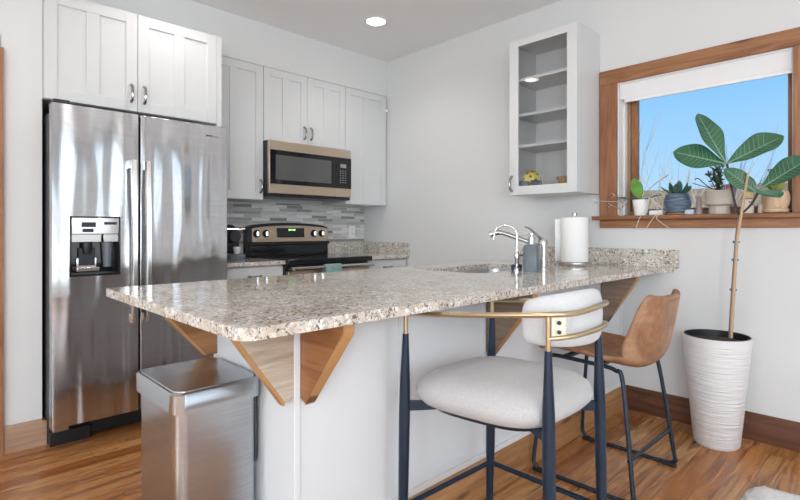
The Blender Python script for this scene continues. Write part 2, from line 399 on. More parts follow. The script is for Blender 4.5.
# recessed ceiling lights
for x, y, lab in [(2.595, 2.946, 'round recessed ceiling light shining above the kitchen corner'),
             (1.16, 2.92, 'round recessed ceiling light above the refrigerator'), (2.25, 1.9, 'round recessed ceiling light above the sink'),
             (.6, .9, 'round recessed ceiling light over the counter end')]:
    cl = thing('ceiling_light', (x, y, ZC), lab, 'light', 'recessed ceiling lights')
    part('trim_ring', MB().lathe(x, y, [(.092, ZC), (.092, ZC-.004), (.075, ZC-.008), (.071, ZC-.003), (.071, ZC)]), M['white'], cl)
    part('lens', MB().lathe(x, y, [(.070, ZC-.001), (.070, ZC-.004)]), M['lamp'], cl)
    l = D.lights.new('can_lamp', 'SPOT'); l.energy = 13; l.spot_size = math.radians(140); l.spot_blend = .8; l.shadow_soft_size = .07; l.color = (1, .97, .94)
    lo = D.objects.new('can_lamp', l); COL.objects.link(lo); lo.location = (x, y, ZC-.03)

# ============================================================ cabinets
def shaker(x0, x1, z0, z1, yf, st=.062, mid=True, th=.02):
    """door facing -Y with two recessed panels"""
    m = MB(); g = .0015; x0 += g; x1 -= g; z0 += g; z1 -= g
    m.box(x0+.01, x1-.01, yf+.009, yf+th, z0+.01, z1-.01)
    m.box(x0, x0+st, yf, yf+th, z0, z1); m.box(x1-st, x1, yf, yf+th, z0, z1)
    m.box(x0+st, x1-st, yf, yf+th, z0, z0+st); m.box(x0+st, x1-st, yf, yf+th, z1-st, z1)
    if mid: c = (x0+x1)/2; m.box(c-st*.52, c+st*.52, yf, yf+th, z0+st, z1-st)
    return m
def arc_handle(p0, p1, out, r=.0055, bow=.024):
    p0 = Vector(p0); p1 = Vector(p1); out = Vector(out); m = MB()
    pts = [p0, p0+out*bow*.75+(p1-p0)*.08] + [p0+(p1-p0)*t+out*bow*(.85+.35*math.sin(math.pi*t)) for t in (.25, .4, .5, .6, .75)] + [p1+out*bow*.75-(p1-p0)*.08, p1]
    pts = smooth_path(pts, 3); n = len(pts)
    rs = [r*(1.5-.75*math.sin(math.pi*i/(n-1))+ .45*math.sin(math.pi*i/(n-1))**4) for i in range(n)]
    return m.tube(pts, rs, 8)
def wall_cab(name, x0, x1, z0, z1, yf, yb, doors, label, handles, right_fill=0):
    t = thing(name, ((x0+x1)/2, yb, z0), label, 'cabinet')
    part('cabinet_body', MB().box(x0, x1+right_fill, yf+.02, yb, z0, z1), M['cab'], t, bevel=.001)
    k = 0
    for (a, b) in doors:
        d = part('door', shaker(a, b, z0, z1, yf), M['cab'], t, bevel=.0015)
        if k < len(handles) and handles[k] is not None:
            hx = handles[k]
            part('handle', arc_handle((hx, yf, z0+.055), (hx, yf, z0+.155), (0, -1, 0), .0065), M['pull'], d)
        k += 1
    return t
fc = wall_cab('refrigerator_cabinet', .499, 1.487, 1.855, 2.44, 3.25, YS, [(.499, .966), (.966, 1.452)], 'white two-door shaker cabinet mounted over the refrigerator', [.93, 1.002])
part('filler_strip', MB().box(1.452, 1.487, 3.252, 3.27, 1.80, 2.44), M['cab'], fc, bevel=.001)
part('filler_strip', MB().box(.4975, .4985, 3.252, 3.27, 1.855, 2.44), M['cab'], fc)
YW = 3.59
wall_cab('wall_cabinet', 1.49, 1.982, 1.385, 2.44, YW, YB, [(1.49, 1.982)], 'tall white shaker wall cabinet between the refrigerator cabinet and microwave', [1.955])
wall_cab('wall_cabinet', 1.984, 2.794, 1.855, 2.44, YW, YB, [(1.984, 2.392), (2.392, 2.794)], 'short white two-door wall cabinet directly above the microwave', [2.36, 2.425])
rc = wall_cab('wall_cabinet', 2.796, 3.292, 1.382, 2.44, YW, YB, [(2.796, 3.292)], 'tall white shaker wall cabinet in the corner right of the microwave', [None], right_fill=.017)
part('bumper_knob', MB().disc((3.285, YW-.0, 2.30), (0, -1, 0), .017, .022, 12, .014), M['white'], rc)

# ------------------------------------------------------------ refrigerator
fr = thing('refrigerator', (.965, 3.5, 0), 'stainless steel side-by-side refrigerator with water dispenser in its left door', 'refrigerator')
F0, F1, FM, FYF = .507, 1.437, .917, 3.06
part('refrigerator_body', MB().box(F0+.004, F1-.002, 3.145, 3.93, .125, 1.765), M['grey_rim'], fr, bevel=.004)
ld = MB()
dx0, dx1, dz0, dz1 = .582, .821, .905, 1.222
for a in [(F0, dx0, .135, 1.80), (dx1, FM-.005, .135, 1.80), (dx0, dx1, .135, dz0), (dx0, dx1, dz1, 1.80)]:
    ld.box(a[0], a[1], FYF, FYF+.07, a[2], a[3])
bmv = part('left_door', ld, M['fridge'], fr)
# weld the inner faces so the door reads as one sheet
bm = bmesh.new(); bm.from_mesh(bmv.data); bmesh.ops.remove_doubles(bm, verts=bm.verts, dist=.0005); bm.to_mesh(bmv.data); bm.free()
rd = part('right_door', MB().box(FM+.005, F1, FYF, FYF+.07, .135, 1.80), M['fridge'], fr, bevel=.006, seg=3)
# name plate letters, too small to read in the photo
for i, (a, b) in enumerate([(1.300, 1.316), (1.322, 1.338), (1.344, 1.349), (1.353, 1.359), (1.363, 1.368), (1.372, 1.379)]):
    part('badge_letter', MB().box(a, b, FYF-.0008, FYF+.001, 1.729, 1.738 if i < 2 else 1.735), M['grey_rim'], rd)
def fridge_handle(x0, x1, parent):
    m = MB(); rings = []
    for i in range(13):
        t = i/12; z = .635+(1.535-.635)*t; bow = .055+.02*math.sin(math.pi*t)
        rings.append([(x0+.004, FYF-bow+.0, z), (x1-.004, FYF-bow-.004, z), (x1, FYF-bow+.012, z), (x1-.002, FYF-bow+.026, z), (x0+.002, FYF-bow+.026, z), (x0, FYF-bow+.012, z)])
    m.loft(rings)
    m.box(x0+.004, x1-.004, FYF-.035, FYF+.001, .635, .68).box(x0+.004, x1-.004, FYF-.035, FYF+.001, 1.49, 1.54)
    return part('handle', m, M['nickel'], parent, bevel=.003)
fridge_handle(.862, .893, bmv); fridge_handle(.935, .966, rd)
dp = part('dispenser', MB().box(dx0, dx0+.008, FYF-.004, FYF+.05, dz0, dz1).box(dx1-.008, dx1, FYF-.004, FYF+.05, dz0, dz1)
          .box(dx0+.008, dx1-.008, FYF-.004, FYF+.05, dz0, dz0+.012).box(dx0+.008, dx1-.008, FYF-.004, FYF+.05, dz1-.008, dz1).box(dx0, dx1, FYF+.055, FYF+.07, dz0, dz1), M['gloss'], bmv, bevel=.003)
part('control_panel', MB().prism([(FYF-.002, 1.128), (FYF-.010, 1.214), (FYF+.05, 1.214), (FYF+.05, 1.128)], 'x', dx0+.009, dx1-.009), M['chrome'], bmv, bevel=.002)
for a, b, c, d, e_ in ((.635, .70, 1.165, 1.19, .0105), (.64, .69, 1.138, 1.156, .0075), (.74, .80, 1.178, 1.192, .0105)):  # dark boxes stand in for reflections on the mirror-like panel
    part('reflection_patch', MB().box(a, b, FYF-e_, FYF-.002, c, d), M['grey_rim'], bmv, bevel=.001)
part('button_strip', MB().box(dx0+.009, .728, FYF+.0, FYF+.04, 1.085, 1.127).box(.738, dx1-.01, FYF+.0, FYF+.04, 1.085, 1.127), M['nickel'], bmv, bevel=.002)
part('dispenser_paddle', MB().box(.63, .705, FYF+.03, FYF+.05, .96, 1.055).lathe(.667, FYF+.032, [(.018, 1.02), (.026, 1.05), (.026, 1.085)], 16), M['black'], bmv, bevel=.003)
part('drip_tray', MB().box(.615, .72, FYF+.005, FYF+.05, .93, .95).box(.62, .715, FYF+.04, FYF+.052, .95, 1.0), M['chrome'], bmv, bevel=.002)
part('ice_chute', MB().tube([(.765, FYF+.035, 1.085), (.765, FYF+.035, .95)], [.028, .02], 14), M['slate'], bmv)
part('base_grille', MB().box(F0+.01, F1-.01, 3.215, 3.9, .015, .124), M['black'], fr, bevel=.003)
part('roller_foot', MB().box(F0+.012, F0+.20, 3.19, 3.25, 0, .075), M['black'], fr, bevel=.004)
part('hinge_cap', MB().box(F0+.005, F0+.075, FYF+.012, FYF+.12, .112, .134), M['nickel'], fr, bevel=.003)
part('hinge_cap', MB().box(F0+.01, F0+.08, FYF+.02, FYF+.16, 1.80, 1.825), M['grey_rim'], fr, bevel=.003)

# ------------------------------------------------------------ base cabinets along the back wall
def base_cab(x0, x1, lab):
    t = thing('base_cabinet', ((x0+x1)/2, 3.6, 0), lab, 'cabinet')
    part('cabinet_body', MB().box(x0, x1, 3.34, YB, .1, .888).box(x0, x1, 3.40, YB, 0, .1), M['cab'], t)
    d = part('drawer', MB().box(x0+.004, x1-.006, 3.315, 3.338, .72, .88), M['cab'], t, bevel=.003)
    c = (x0+x1)/2
    if x1 < 2.2: c = 1.762
    else: c = 3.06
    part('handle', arc_handle((c-.05, 3.315, .815), (c+.05, 3.315, .815), (0, -1, 0), .0065), M['pull'], d)
    part('door', shaker(x0+.004, x1-.006, .11, .71, 3.318, mid=False), M['cab'], t, bevel=.0015)
base_cab(1.49, 1.998, 'white base cabinet left of the range under a short granite top')
base_cab(2.835, 3.305, 'white base cabinet in the corner right of the range')
ct = solo('countertop', MB().box(1.445, 2.0, 3.29, YB-.001, .89, .92), M['granite'], 'short speckled granite countertop left of the range holding the coffee maker', 'countertop', bevel=.004)
part('splash', MB().box(1.445, 1.97, YB-.022, YB-.001, .92, 1.03), M['granite'], ct, bevel=.002)
ct = solo('countertop', MB().box(2.83, XR-.001, 3.28, YB-.001, .89, .92), M['granite'], 'small speckled granite countertop in the corner right of the range', 'countertop', bevel=.004)
part('splash', MB().box(2.83, XR-.021, YB-.022, YB-.001, .92, 1.03), M['granite'], ct, bevel=.002)
part('splash', MB().box(XR-.021, XR-.001, 3.28, YB-.001, .92, 1.03), M['granite'], ct, bevel=.002)

# ------------------------------------------------------------ range
rg = thing('range', (2.415, 3.6, 0), 'black and stainless electric range with curved backguard between the base cabinets', 'stove')
part('range_body', MB().box(2.004, 2.826, 3.32, 3.93, .02, .885), M['black'], rg, bevel=.003)
part('cooktop', MB().box(2.002, 2.828, 3.255, 3.90, .885, .927), M['gloss'], rg, bevel=.006)
G0, G1, GY = 1.985, 2.80, 3.86
arc = [(G0+(G1-G0)*i/20, 1.175+.035*math.sin(math.pi*i/20)**.6) for i in range(21)]
bgd = part('backguard', MB().prism([(G0, .925)] + [(G0, 1.17)] + arc[1:-1] + [(G1, 1.17), (G1, .925)], 'y', GY, YB-.013), M['black'], rg, bevel=.006)
part('lower_trim', MB().box(G0+.02, G1-.01, GY-.012, GY, .94, 1.02), M['gloss'], bgd, bevel=.004)
arc2 = [(G0+.03+(G1-G0-.045)*i/20, 1.160+.028*math.sin(math.pi*i/20)**.6) for i in range(21)]
cp = part('control_panel', MB().prism([(G0+.033, 1.045)] + arc2 + [(G1-.02, 1.045)], 'y', GY-.022, GY), M['bronze_steel'], bgd, bevel=.003)
part('lower_lip', MB().box(G0+.01, G1-.004, GY-.03, GY, 1.02, 1.042), M['black'], bgd, bevel=.004)
dd = part('display', MB().prism([(2.25, 1.083), (2.243, 1.165), (2.52, 1.165), (2.523, 1.083)], 'y', GY-.028, GY-.02), M['gloss'], bgd, bevel=.002, label='black clock display with green digits')
for a in (2.36, 2.377, 2.399, 2.416): part('digit', MB().box(a, a+.009, GY-.0295, GY-.027, 1.142, 1.156), M['green_led'], dd)
for xx in (2.057, 2.142, 2.625, 2.712):
    kb = part('knob', MB().disc((xx, GY-.022, 1.117), (0, -1, 0), .033, .006, 20).disc((xx, GY-.028, 1.117), (0, -1, 0), .026, .02, 20, .021), M['black'], bgd)
    part('knob_face', MB().disc((xx, GY-.048, 1.117), (0, -1, 0), .019, .002, 20).box(xx-.005, xx+.005, GY-.06, GY-.048, 1.098, 1.136), M['chrome'], kb)
od = part('oven_door', MB().box(2.02, 2.815, 3.285, 3.32, .20, .835), M['bronze_steel'], rg, bevel=.004)
part('door_window', MB().box(2.10, 2.73, 3.281, 3.286, .42, .76), M['gloss'], od)
part('door_trim', MB().box(2.022, 2.813, 3.283, 3.32, .837, .862), M['black'], rg)
part('handle', MB().tube([(2.03, 3.225, .858), (2.81, 3.225, .858)], .015, 14).box(2.035, 2.06, 3.235, 3.29, .845, .871).box(2.78, 2.805, 3.235, 3.29, .845, .871), M['nickel'], od)
part('storage_drawer', MB().box(2.02, 2.815, 3.29, 3.32, .04, .19), M['bronze_steel'], rg, bevel=.004)
# cloth on the oven handle
cl = MB(); rings = []
path = [(3.248, .66), (3.246, .81), (3.243, .863), (3.236, .8765), (3.225, .880), (3.212, .8765), (3.206, .863), (3.204, .80), (3.201, .70), (3.199, .62)]
for i in range(13):
    x = 2.305+.155*i/12; wv = .0035*math.sin(i*1.3)
    rings.append([(x, y+wv*(1 if y < 3.22 else .2), z+.004*math.sin(i*.7)*(z < .8)) for y, z in path])
vs = [p for r in rings for p in r]; n = len(path)
cl.add(vs, [(a*n+b, a*n+b+1, (a+1)*n+b+1, (a+1)*n+b) for a in range(12) for b in range(n-1)])
solo('kitchen_towel', cl, M['towel'], 'muted teal cloth towel folded over the oven door handle', 'towel', solid=.004)
# ------------------------------------------------------------ microwave
MY = 3.505
mw = thing('microwave', (2.39, 3.7, 1.42), 'over-the-range microwave in black and bronze stainless under the short cabinet', 'microwave')
part('microwave_body', MB().box(1.985, 2.793, MY+.03, 3.93, 1.425, 1.853), M['black'], mw, bevel=.004)
mdr = part('door', MB().box(1.985, 2.635, MY, MY+.03, 1.435, 1.853), M['bronze_steel'], mw, bevel=.004)
mg = part('door_glass', MB().box(1.992, 2.635, MY-.003, MY+.001, 1.51, 1.778), M['gloss'], mdr, bevel=.001)
part('window_screen', MB().box(2.04, 2.575, MY-.0045, MY-.002, 1.545, 1.74), M['mw_glass'], mdr)
mc = part('control_panel', MB().box(2.637, 2.792, MY, MY+.03, 1.435, 1.853), M['bronze_steel'], mw, bevel=.004)
part('keypad', MB().box(2.637, 2.792, MY-.003, MY+.001, 1.51, 1.778), M['gloss'], mc)
part('display', MB().box(2.672, 2.735, MY-.005, MY-.002, 1.69, 1.722), M['lcd'], mc)
bt = MB()
for r in range(6):
    for c in range(3): bt.box(2.668+c*.026, 2.682+c*.026, MY-.0045, MY-.002, 1.558+r*.02, 1.566+r*.02)
part('keypad_button', bt, mat('keypad_marks', (.22, .22, .22), .5), mc)
part('vent_grille', MB().box(1.99, 2.79, MY+.01, MY+.3, 1.41, 1.432), M['black'], mw, bevel=.003)
# ------------------------------------------------------------ outlets
def outlet_back(x, z, lab):
    t = thing('wall_outlet', (x, YB-.012, z), lab, 'outlet')
    part('cover_plate', MB().box(x-.038, x+.038, YB-.018, YB-.012, z-.06, z+.06), M['white'], t, bevel=.002)
    for dz in (-.022, .022):
        s = part('socket', MB().box(x-.014, x+.014, YB-.020, YB-.017, z+dz-.014, z+dz+.014), M['white'], t, bevel=.001)
        part('slot', MB().box(x-.007, x-.004, YB-.0208, YB-.0198, z+dz-.004, z+dz+.006).box(x+.004, x+.007, YB-.0208, YB-.0198, z+dz-.004, z+dz+.006), M['black'], s)
outlet_back(3.147, 1.13, 'white double wall outlet on the mosaic tile right of the range')
t = thing('wall_outlet', (XR, 2.195, 1.15), 'pale wall plate behind the faucets on the right wall', 'outlet')
part('cover_plate', MB().box(XR-.006, XR, 2.155, 2.235, 1.10, 1.215), M['wall'], t, bevel=.002)
part('socket', MB().box(XR-.009, XR-.005, 2.18, 2.21, 1.125, 1.19), M['wall'], t, bevel=.001)
# ------------------------------------------------------------ coffee maker
cf = thing('coffee_maker', (1.775, 3.68, .92), 'small black pod coffee maker at the end of the counter beside the refrigerator', 'coffee maker')
part('machine_body', MB().box(1.70, 1.825, 3.68, 3.80, .925, 1.12).lathe(1.762, 3.74, [(.062, 1.12), (.062, 1.15), (.052, 1.175), (.03, 1.19)], 20), M['black'], cf, bevel=.006)
part('brew_head', MB().tube([(1.762, 3.70, 1.10), (1.762, 3.61, 1.10)], [.052, .046], 20), M['grey_rim'], cf, bevel=.004)
part('lever', MB().tube([(1.70, 3.64, 1.155), (1.845, 3.62, 1.155)], .004, 8), M['chrome'], cf)
part('drip_tray', MB().lathe(1.762, 3.62, [(.07, .92), (.075, .93), (.075, .962), (.06, .968)], 24), M['slate'], cf)
solo('coffee_cup', MB().lathe(1.775, 3.62, [(.018, .968), (.026, .985), (.028, 1.02), (.025, 1.02), (.022, .985), (.01, .98)], 18), M['white'], 'tiny white cup on the tray of the coffee maker', 'cup')

# ============================================================ peninsula
EX, FP = .845, 1.335
pn = thing('peninsula_cabinet', (2.0, 1.7, 0), 'white panelled peninsula base carrying the long granite countertop on wood brackets', 'cabinet')
part('front_panel', MB().box(EX, XR-.001, FP, FP+.02, .155, .888), M['cab2'], pn)
part('cabinet_body', MB().box(EX+.006, 1.5, FP+.02, 1.91, .1, .888).box(1.5, 2.04, FP+.02, 2.2, .1, .888).box(2.93, XR-.001, FP+.02, 2.2, .1, .888)
     .box(2.04, 2.93, FP+.02, 2.2, .1, .62).box(2.04, 2.93, FP+.02, 1.50, .62, .888).box(2.04, 2.93, 2.12, 2.2, .62, .888).box(EX+.006, XR-.001, FP+.02, 1.88, 0, .1), M['cab2'], pn)
part('end_panel', MB().box(EX-.004, EX+.006, FP+.03, 1.912, 0, .888), M['cab2'], pn, bevel=.001)
part('corner_post', MB().box(EX-.008, EX+.014, FP-.008, FP+.03, 0, .888), M['cab2'], pn, bevel=.002)
for xx, ww in ((1.285, .004), (1.805, .012), (2.775, .005), (3.27, .018)):
    part('batten', MB().box(xx, xx+ww, FP-.006, FP, .155, .888), M['cab2'], pn, bevel=.001)
part('bottom_rail', MB().box(EX+.014, XR-.02, FP-.012, FP+.01, .150, .172), M['jamb'], pn, bevel=.001)
part('baseboard', MB().prism([(FP+.01, 0), (FP-.018, 0), (FP-.018, .138), (FP-.012, .150), (FP+.01, .150)], 'x', EX+.014, XR-.019), M['base_x'], pn)
def front_bracket(x, drop, reach, m):
    y = FP-.0065; zt = .888
    b = part('bracket', MB().prism([(y, zt), (y, zt-drop), (y-.03, zt-drop-.012+.0), (y-reach, zt-.025), (y-reach, zt)], 'x', x, x+.036), m, pn, bevel=.001)
    part('edge_band', MB().prism([(y-.03, zt-drop-.012), (y-.024, zt-drop-.018), (y-reach-.006, zt-.03), (y-reach-.006, zt), (y-reach, zt), (y-reach, zt-.025)], 'x', x, x+.036), M['oak_edge'], b)
front_bracket(EX+.014, .255, .215, M['oak_warm'])
front_bracket(1.822, .275, .225, M['oak_brown'])
front_bracket(2.98, .285, .20, M['oak_brown'])
def end_bracket(y, drop, m, side=.036, x=EX-.0045, reach=.20):
    zt = .888
    b = part('bracket', MB().prism([(x, zt), (x, zt-drop), (x-.03, zt-drop-.01), (x-reach, zt-.02), (x-reach, zt)], 'y', y, y+side), m, pn, bevel=.001)
    part('edge_band', MB().prism([(x-.03, zt-drop-.01), (x-.024-.01, zt-drop-.02), (x-reach-.008, zt-.026), (x-reach-.006, zt), (x-reach, zt), (x-reach, zt-.02)], 'y', y, y+side), M['oak_edge'], b)
end_bracket(FP-.006, .25, M['oak_pale'], .03, EX-.0085)
bk = part('bracket', MB().prism([(EX-.0045, .888), (EX-.0045, .676), (EX-.045, .676), (EX-.205, .862), (EX-.205, .888)], 'y', 1.875, 1.911), M['oak_warmx'], pn, bevel=.001)
part('edge_band', MB().prism([(EX-.045, .676), (EX-.053, .676), (EX-.213, .858), (EX-.211, .888), (EX-.205, .888), (EX-.205, .862)], 'y', 1.875, 1.911), M['oak_edge'], bk)

# countertop with the sink cut-out
CX0, CX1, CY0, CY1 = .545, XR-.001, 1.088, 2.235
def rrect(x0, x1, y0, y1, rs, n=6):
    pts = []
    for (cx, cy, a0), r in zip([(x0, y0, 180), (x1, y0, 270), (x1, y1, 0), (x0, y1, 90)], rs):
        sx = 1 if cx == x0 else -1; sy = 1 if cy == y0 else -1
        if r == 0: pts.append((cx, cy)); continue
        for i in range(n+1):
            a = math.radians(a0+90*i/n); pts.append((cx+sx*r+r*math.cos(a), cy+sy*r+r*math.sin(a)))
    return pts
outer = rrect(CX0, CX1, CY0, CY1, (.045, 0, 0, .018))
outer[7] = (CX1-.03, CY0-.0); outer.insert(8, (CX1, CY0-.06+.0))
SX0, SX1, SY0, SY1 = 2.13, 2.84, 1.60, 2.02
inner = rrect(SX0, SX1, SY0, SY1, (.07, .07, .07, .07))
def slab_with_hole(outer, inner, z0, z1):
    bm = bmesh.new()
    rings = []
    for loop in (outer, inner):
        vs = [bm.verts.new((p[0], p[1], z1)) for p in loop]; es = [bm.edges.new((vs[i], vs[(i+1) % len(vs)])) for i in range(len(vs))]; rings += es
    r = bmesh.ops.triangle_fill(bm, use_beauty=True, edges=rings)
    top = [g for g in r['geom'] if isinstance(g, bmesh.types.BMFace)]
    ex = bmesh.ops.extrude_face_region(bm, geom=top)
    for v in [g for g in ex['geom'] if isinstance(g, bmesh.types.BMVert)]: v.co.z = z0
    bmesh.ops.recalc_face_normals(bm, faces=bm.faces)
    m = MB(); bm.verts.index_update()
    m.v = [tuple(v.co) for v in bm.verts]; m.f = [tuple(v.index for v in f.verts) for f in bm.faces]; bm.free(); return m
sl = slab_with_hole(outer, inner, .889, .92)
ctp = solo('countertop', sl, M['granite'], 'long speckled granite peninsula countertop reaching to the right wall', 'countertop', bevel=.005, ang=30)
part('splash', MB().prism([(1.0, .92), (2.11, .92), (2.07, 1.03), (1.0, 1.03)], 'x', XR-.022, XR-.001), M['granite'], ctp, bevel=.002)
sk = MB()
r1 = rrect(SX0-.008, SX1+.008, SY0-.008, SY1+.008, (.075,)*4); r2 = rrect(SX0+.02, SX1-.02, SY0+.02, SY1-.02, (.06,)*4)
r0 = rrect(SX0-.025, SX1+.025, SY0-.025, SY1+.025, (.08,)*4)
rings = [[(p[0], p[1], z) for p in r] for r, z in ((r0, .8875), (r1, .8875), (r2, .70))]
n = len(r1); sk.loft(rings, cap=False); sk.f.append(tuple(range(2*n, 3*n)))
solo('sink', sk, M['sinksteel'], 'undermount stainless sink sunk into the peninsula countertop', 'sink')

# ------------------------------------------------------------ things on the peninsula
ZT = .92
def pipe(pts, r, k=6, n=12): return MB().tube(smooth_path(pts, k), r, n)
# main pull-out faucet
mf = thing('kitchen_faucet', (2.66, 1.555, ZT), 'brushed nickel pull-out kitchen faucet with long spout over the sink', 'faucet')
part('faucet_body', MB().lathe(2.66, 1.535, [(.032, ZT), (.032, ZT+.008), (.026, ZT+.012), (.0265, ZT+.14), (.0275, ZT+.165), (.024, ZT+.172)], 24), M['nickel'], mf)
part('spout', MB().tube(smooth_path([(2.655, 1.545, 1.045), (2.62, 1.60, 1.075), (2.57, 1.69, 1.113), (2.545, 1.735, 1.13)], 6), .013, 12), M['nickel'], mf)
part('spray_head', MB().tube(smooth_path([(2.545, 1.735, 1.13), (2.53, 1.76, 1.134), (2.51, 1.785, 1.128), (2.50, 1.80, 1.12)], 4), [.013]*4+[.017]*4+[.019]*4+[.020], 14), M['nickel'], mf)
part('lever', MB().tube(smooth_path([(2.66, 1.535, ZT+.170), (2.645, 1.555, ZT+.19), (2.61, 1.59, ZT+.235), (2.59, 1.615, ZT+.248)], 6), [.016]*6+[.011]*6+[.008]*7, 12, flat=.6), M['nickel'], mf)
# filtered water faucet
ff = thing('drinking_water_faucet', (2.43, 1.565, ZT), 'slim chrome gooseneck drinking water faucet left of the grey soap dispenser', 'faucet')
fx, fy = 2.43, 1.565
part('faucet_body', MB().lathe(fx, fy, [(.018, ZT), (.018, ZT+.012), (.011, ZT+.02), (.011, ZT+.06), (.014, ZT+.068), (.014, ZT+.10), (.008, ZT+.11)], 18), M['chrome'], ff)
gp = [(fx, fy, ZT+.10), (fx, fy, ZT+.20)] + [(fx-.030*(1-math.cos(a)), fy+.055*(1-math.cos(a)), ZT+.20+.055*math.sin(a)) for a in [math.pi*i/8 for i in range(1, 8)]] + [(fx-.062, fy+.113, ZT+.175)]
part('gooseneck', pipe(gp, .0055, 4, 10), M['chrome'], ff)
part('lever', MB().tube([(fx-.0, fy-.0, ZT+.085), (fx+.03, fy-.025, ZT+.088)], [.006, .004], 8), M['chrome'], ff)
# soap dispenser
sd = thing('soap_dispenser', (2.46, 1.49, ZT), 'slate grey square soap dispenser bottle with a steel pump by the sink', 'soap dispenser')
def rot_rect(cx, cy, hx, hy, a, r=.012):
    ca, sa = math.cos(a), math.sin(a)
    return [(cx+p[0]*ca-p[1]*sa, cy+p[0]*sa+p[1]*ca) for p in rrect(-hx, hx, -hy, hy, (r,)*4, 3)]
bt = MB().loft([[(*p, z) for p in rot_rect(2.46, 1.49, hx, hx*.85, .35)] for z, hx in ((ZT, .047), (ZT+.13, .047), (ZT+.148, .038), (ZT+.152, .022))])
part('bottle', bt, M['slate'], sd)
part('pump', MB().lathe(2.46, 1.49, [(.02, ZT+.152), (.02, ZT+.19), (.006, ZT+.192), (.006, ZT+.20), (.016, ZT+.202), (.016, ZT+.212)], 18)
     .tube([(2.46, 1.49, ZT+.207), (2.435, 1.535, ZT+.205)], [.005, .004], 8), M['nickel'], sd)
solo('kitchen_sponge', MB().box(2.42, 2.47, 1.555, 1.60, ZT, ZT+.035), mat('navy_sponge', (.03, .05, .10), .9), 'small navy sponge at the foot of the grey soap dispenser', 'sponge', bevel=.006)
# paper towel holder with its roll
PX, PY = 3.05, 1.535
ph = thing('paper_towel_holder', (PX, PY, ZT), 'round steel paper towel holder standing near the granite backsplash', 'paper towel holder')
part('base_plate', MB().lathe(PX, PY, [(.098, ZT), (.100, ZT+.004), (.100, ZT+.022), (.096, ZT+.026)], 36), M['nickel'], ph)
part('post', MB().lathe(PX, PY, [(.007, ZT+.026), (.007, ZT+.316), (.016, ZT+.320), (.016, ZT+.338), (.012, ZT+.341)], 16), M['nickel'], ph)
pt = thing('paper_towel_roll', (PX, PY, ZT+.027), 'thick white paper towel roll with a loose sheet on the steel holder', 'paper towel')
part('roll', MB().loft([[(PX+r*math.cos(a), PY+r*math.sin(a), z) for a in [2*math.pi*k/48 for k in range(48)]] for r, z in ((.02, ZT+.027), (.082, ZT+.027), (.084, ZT+.035), (.084, ZT+.302), (.081, ZT+.308), (.02, ZT+.308))]), M['paper'], pt)


tang = Vector((-.718, .696, 0))   # sheet hangs off toward the sink
c0 = Vector((PX, PY, 0)); vs = []; fs = []
for i in range(8):
    t = i/7; a = math.radians(136-8*t)
    p = c0+tang*(.06+.055*t)+Vector((.35, .35, 0))*.1*(1-t*.3)
    vs += [tuple(p+Vector((0, 0, ZT+.03))), tuple(p+Vector((0, 0, ZT+.30)))]
fs = [(2*i, 2*i+2, 2*i+3, 2*i+1) for i in range(7)]
part('loose_sheet', MB().add(vs, fs), M['paper'], pt, solid=.003)

# ------------------------------------------------------------ glass-front wall cabinet on the right wall
gc = thing('glass_cabinet', (XR, 1.73, 1.39), 'white wall cabinet with glass door and open shelves left of the window', 'cabinet')
gx, y0, y1, z0, z1 = 2.98, 1.484, 1.98, 1.388, 2.455; t_ = .018
part('cabinet_body', MB().box(gx+.021, XR-.001, y0, y0+t_, z0, z1).box(gx+.021, XR-.001, y1-t_, y1, z0, z1).box(gx+.021, XR-.001, y0+t_, y1-t_, z0, z0+.05)
     .box(gx+.021, XR-.001, y0+t_, y1-t_, z1-t_, z1).box(XR-.012, XR-.001, y0+t_, y1-t_, z0+t_, z1-t_), M['cab'], gc, bevel=.001)
for z in (2.175, 1.93, 1.715): part('shelf', MB().box(gx+.035, XR-.013, y0+t_+.001, y1-t_-.001, z, z+.02), M['cab'], gc, bevel=.001)
s_ = .068
gd = part('door', MB().box(gx, gx+.02, y0, y0+s_, z0, z1).box(gx, gx+.02, y1-s_, y1, z0, z1).box(gx, gx+.02, y0+s_, y1-s_, z0, z0+s_-.008).box(gx, gx+.02, y0+s_, y1-s_, z1-s_+.02, z1), M['cab'], gc, bevel=.0015)
part('glass_pane', MB().box(gx+.009, gx+.013, y0+s_-.004, y1-s_+.004, z0+s_-.012, z1-s_+.024), M['glass'], gd)
part('handle', arc_handle((gx, y1-.022, z0+.03), (gx, y1-.022, z0+.13), (-1, 0, 0), .0065), M['pull'], gd)
zs = z0+.05
by, bx = 1.875, 3.10
tb = thing('toy_ball', (bx, by, zs), 'yellow plastic ball with dark holes on the bottom shelf of the glass cabinet', 'toy')
part('ball', MB().ball((bx, by, zs+.062), .062, 28, 18), M['yellow'], tb)
for i in range(26):
    ph_ = math.acos(1-2*(i+.5)/26); th = math.pi*(1+5**.5)*i
    nrm = Vector((math.cos(th)*math.sin(ph_), math.sin(th)*math.sin(ph_), math.cos(ph_)))
    if nrm.x > .3: continue
    part('hole', MB().disc(Vector((bx, by, zs+.062))+nrm*.0605, nrm, .009, .002, 10), M['black'], tb)
def shelf_box(x, y, w, lab):
    solo('black_case', MB().box(x-.025, x+.025, y-w, y+w, zs, zs+.048), M['black'], lab, 'case', bevel=.008)
shelf_box(3.035, 1.9, .04, 'small black case left of the yellow ball inside the glass cabinet')
shelf_box(3.028, 1.80, .035, 'small black case just in front of the yellow ball inside the cabinet')
solo('wooden_bowl', MB().lathe(3.10, 1.63, [(.02, zs), (.03, zs+.005), (.055, zs+.065), (.05, zs+.065), (.028, zs+.012), (.01, zs+.01)], 24), M['oak_edge'], 'small orange-tan bowl at the right end of the glass cabinet', 'bowl')

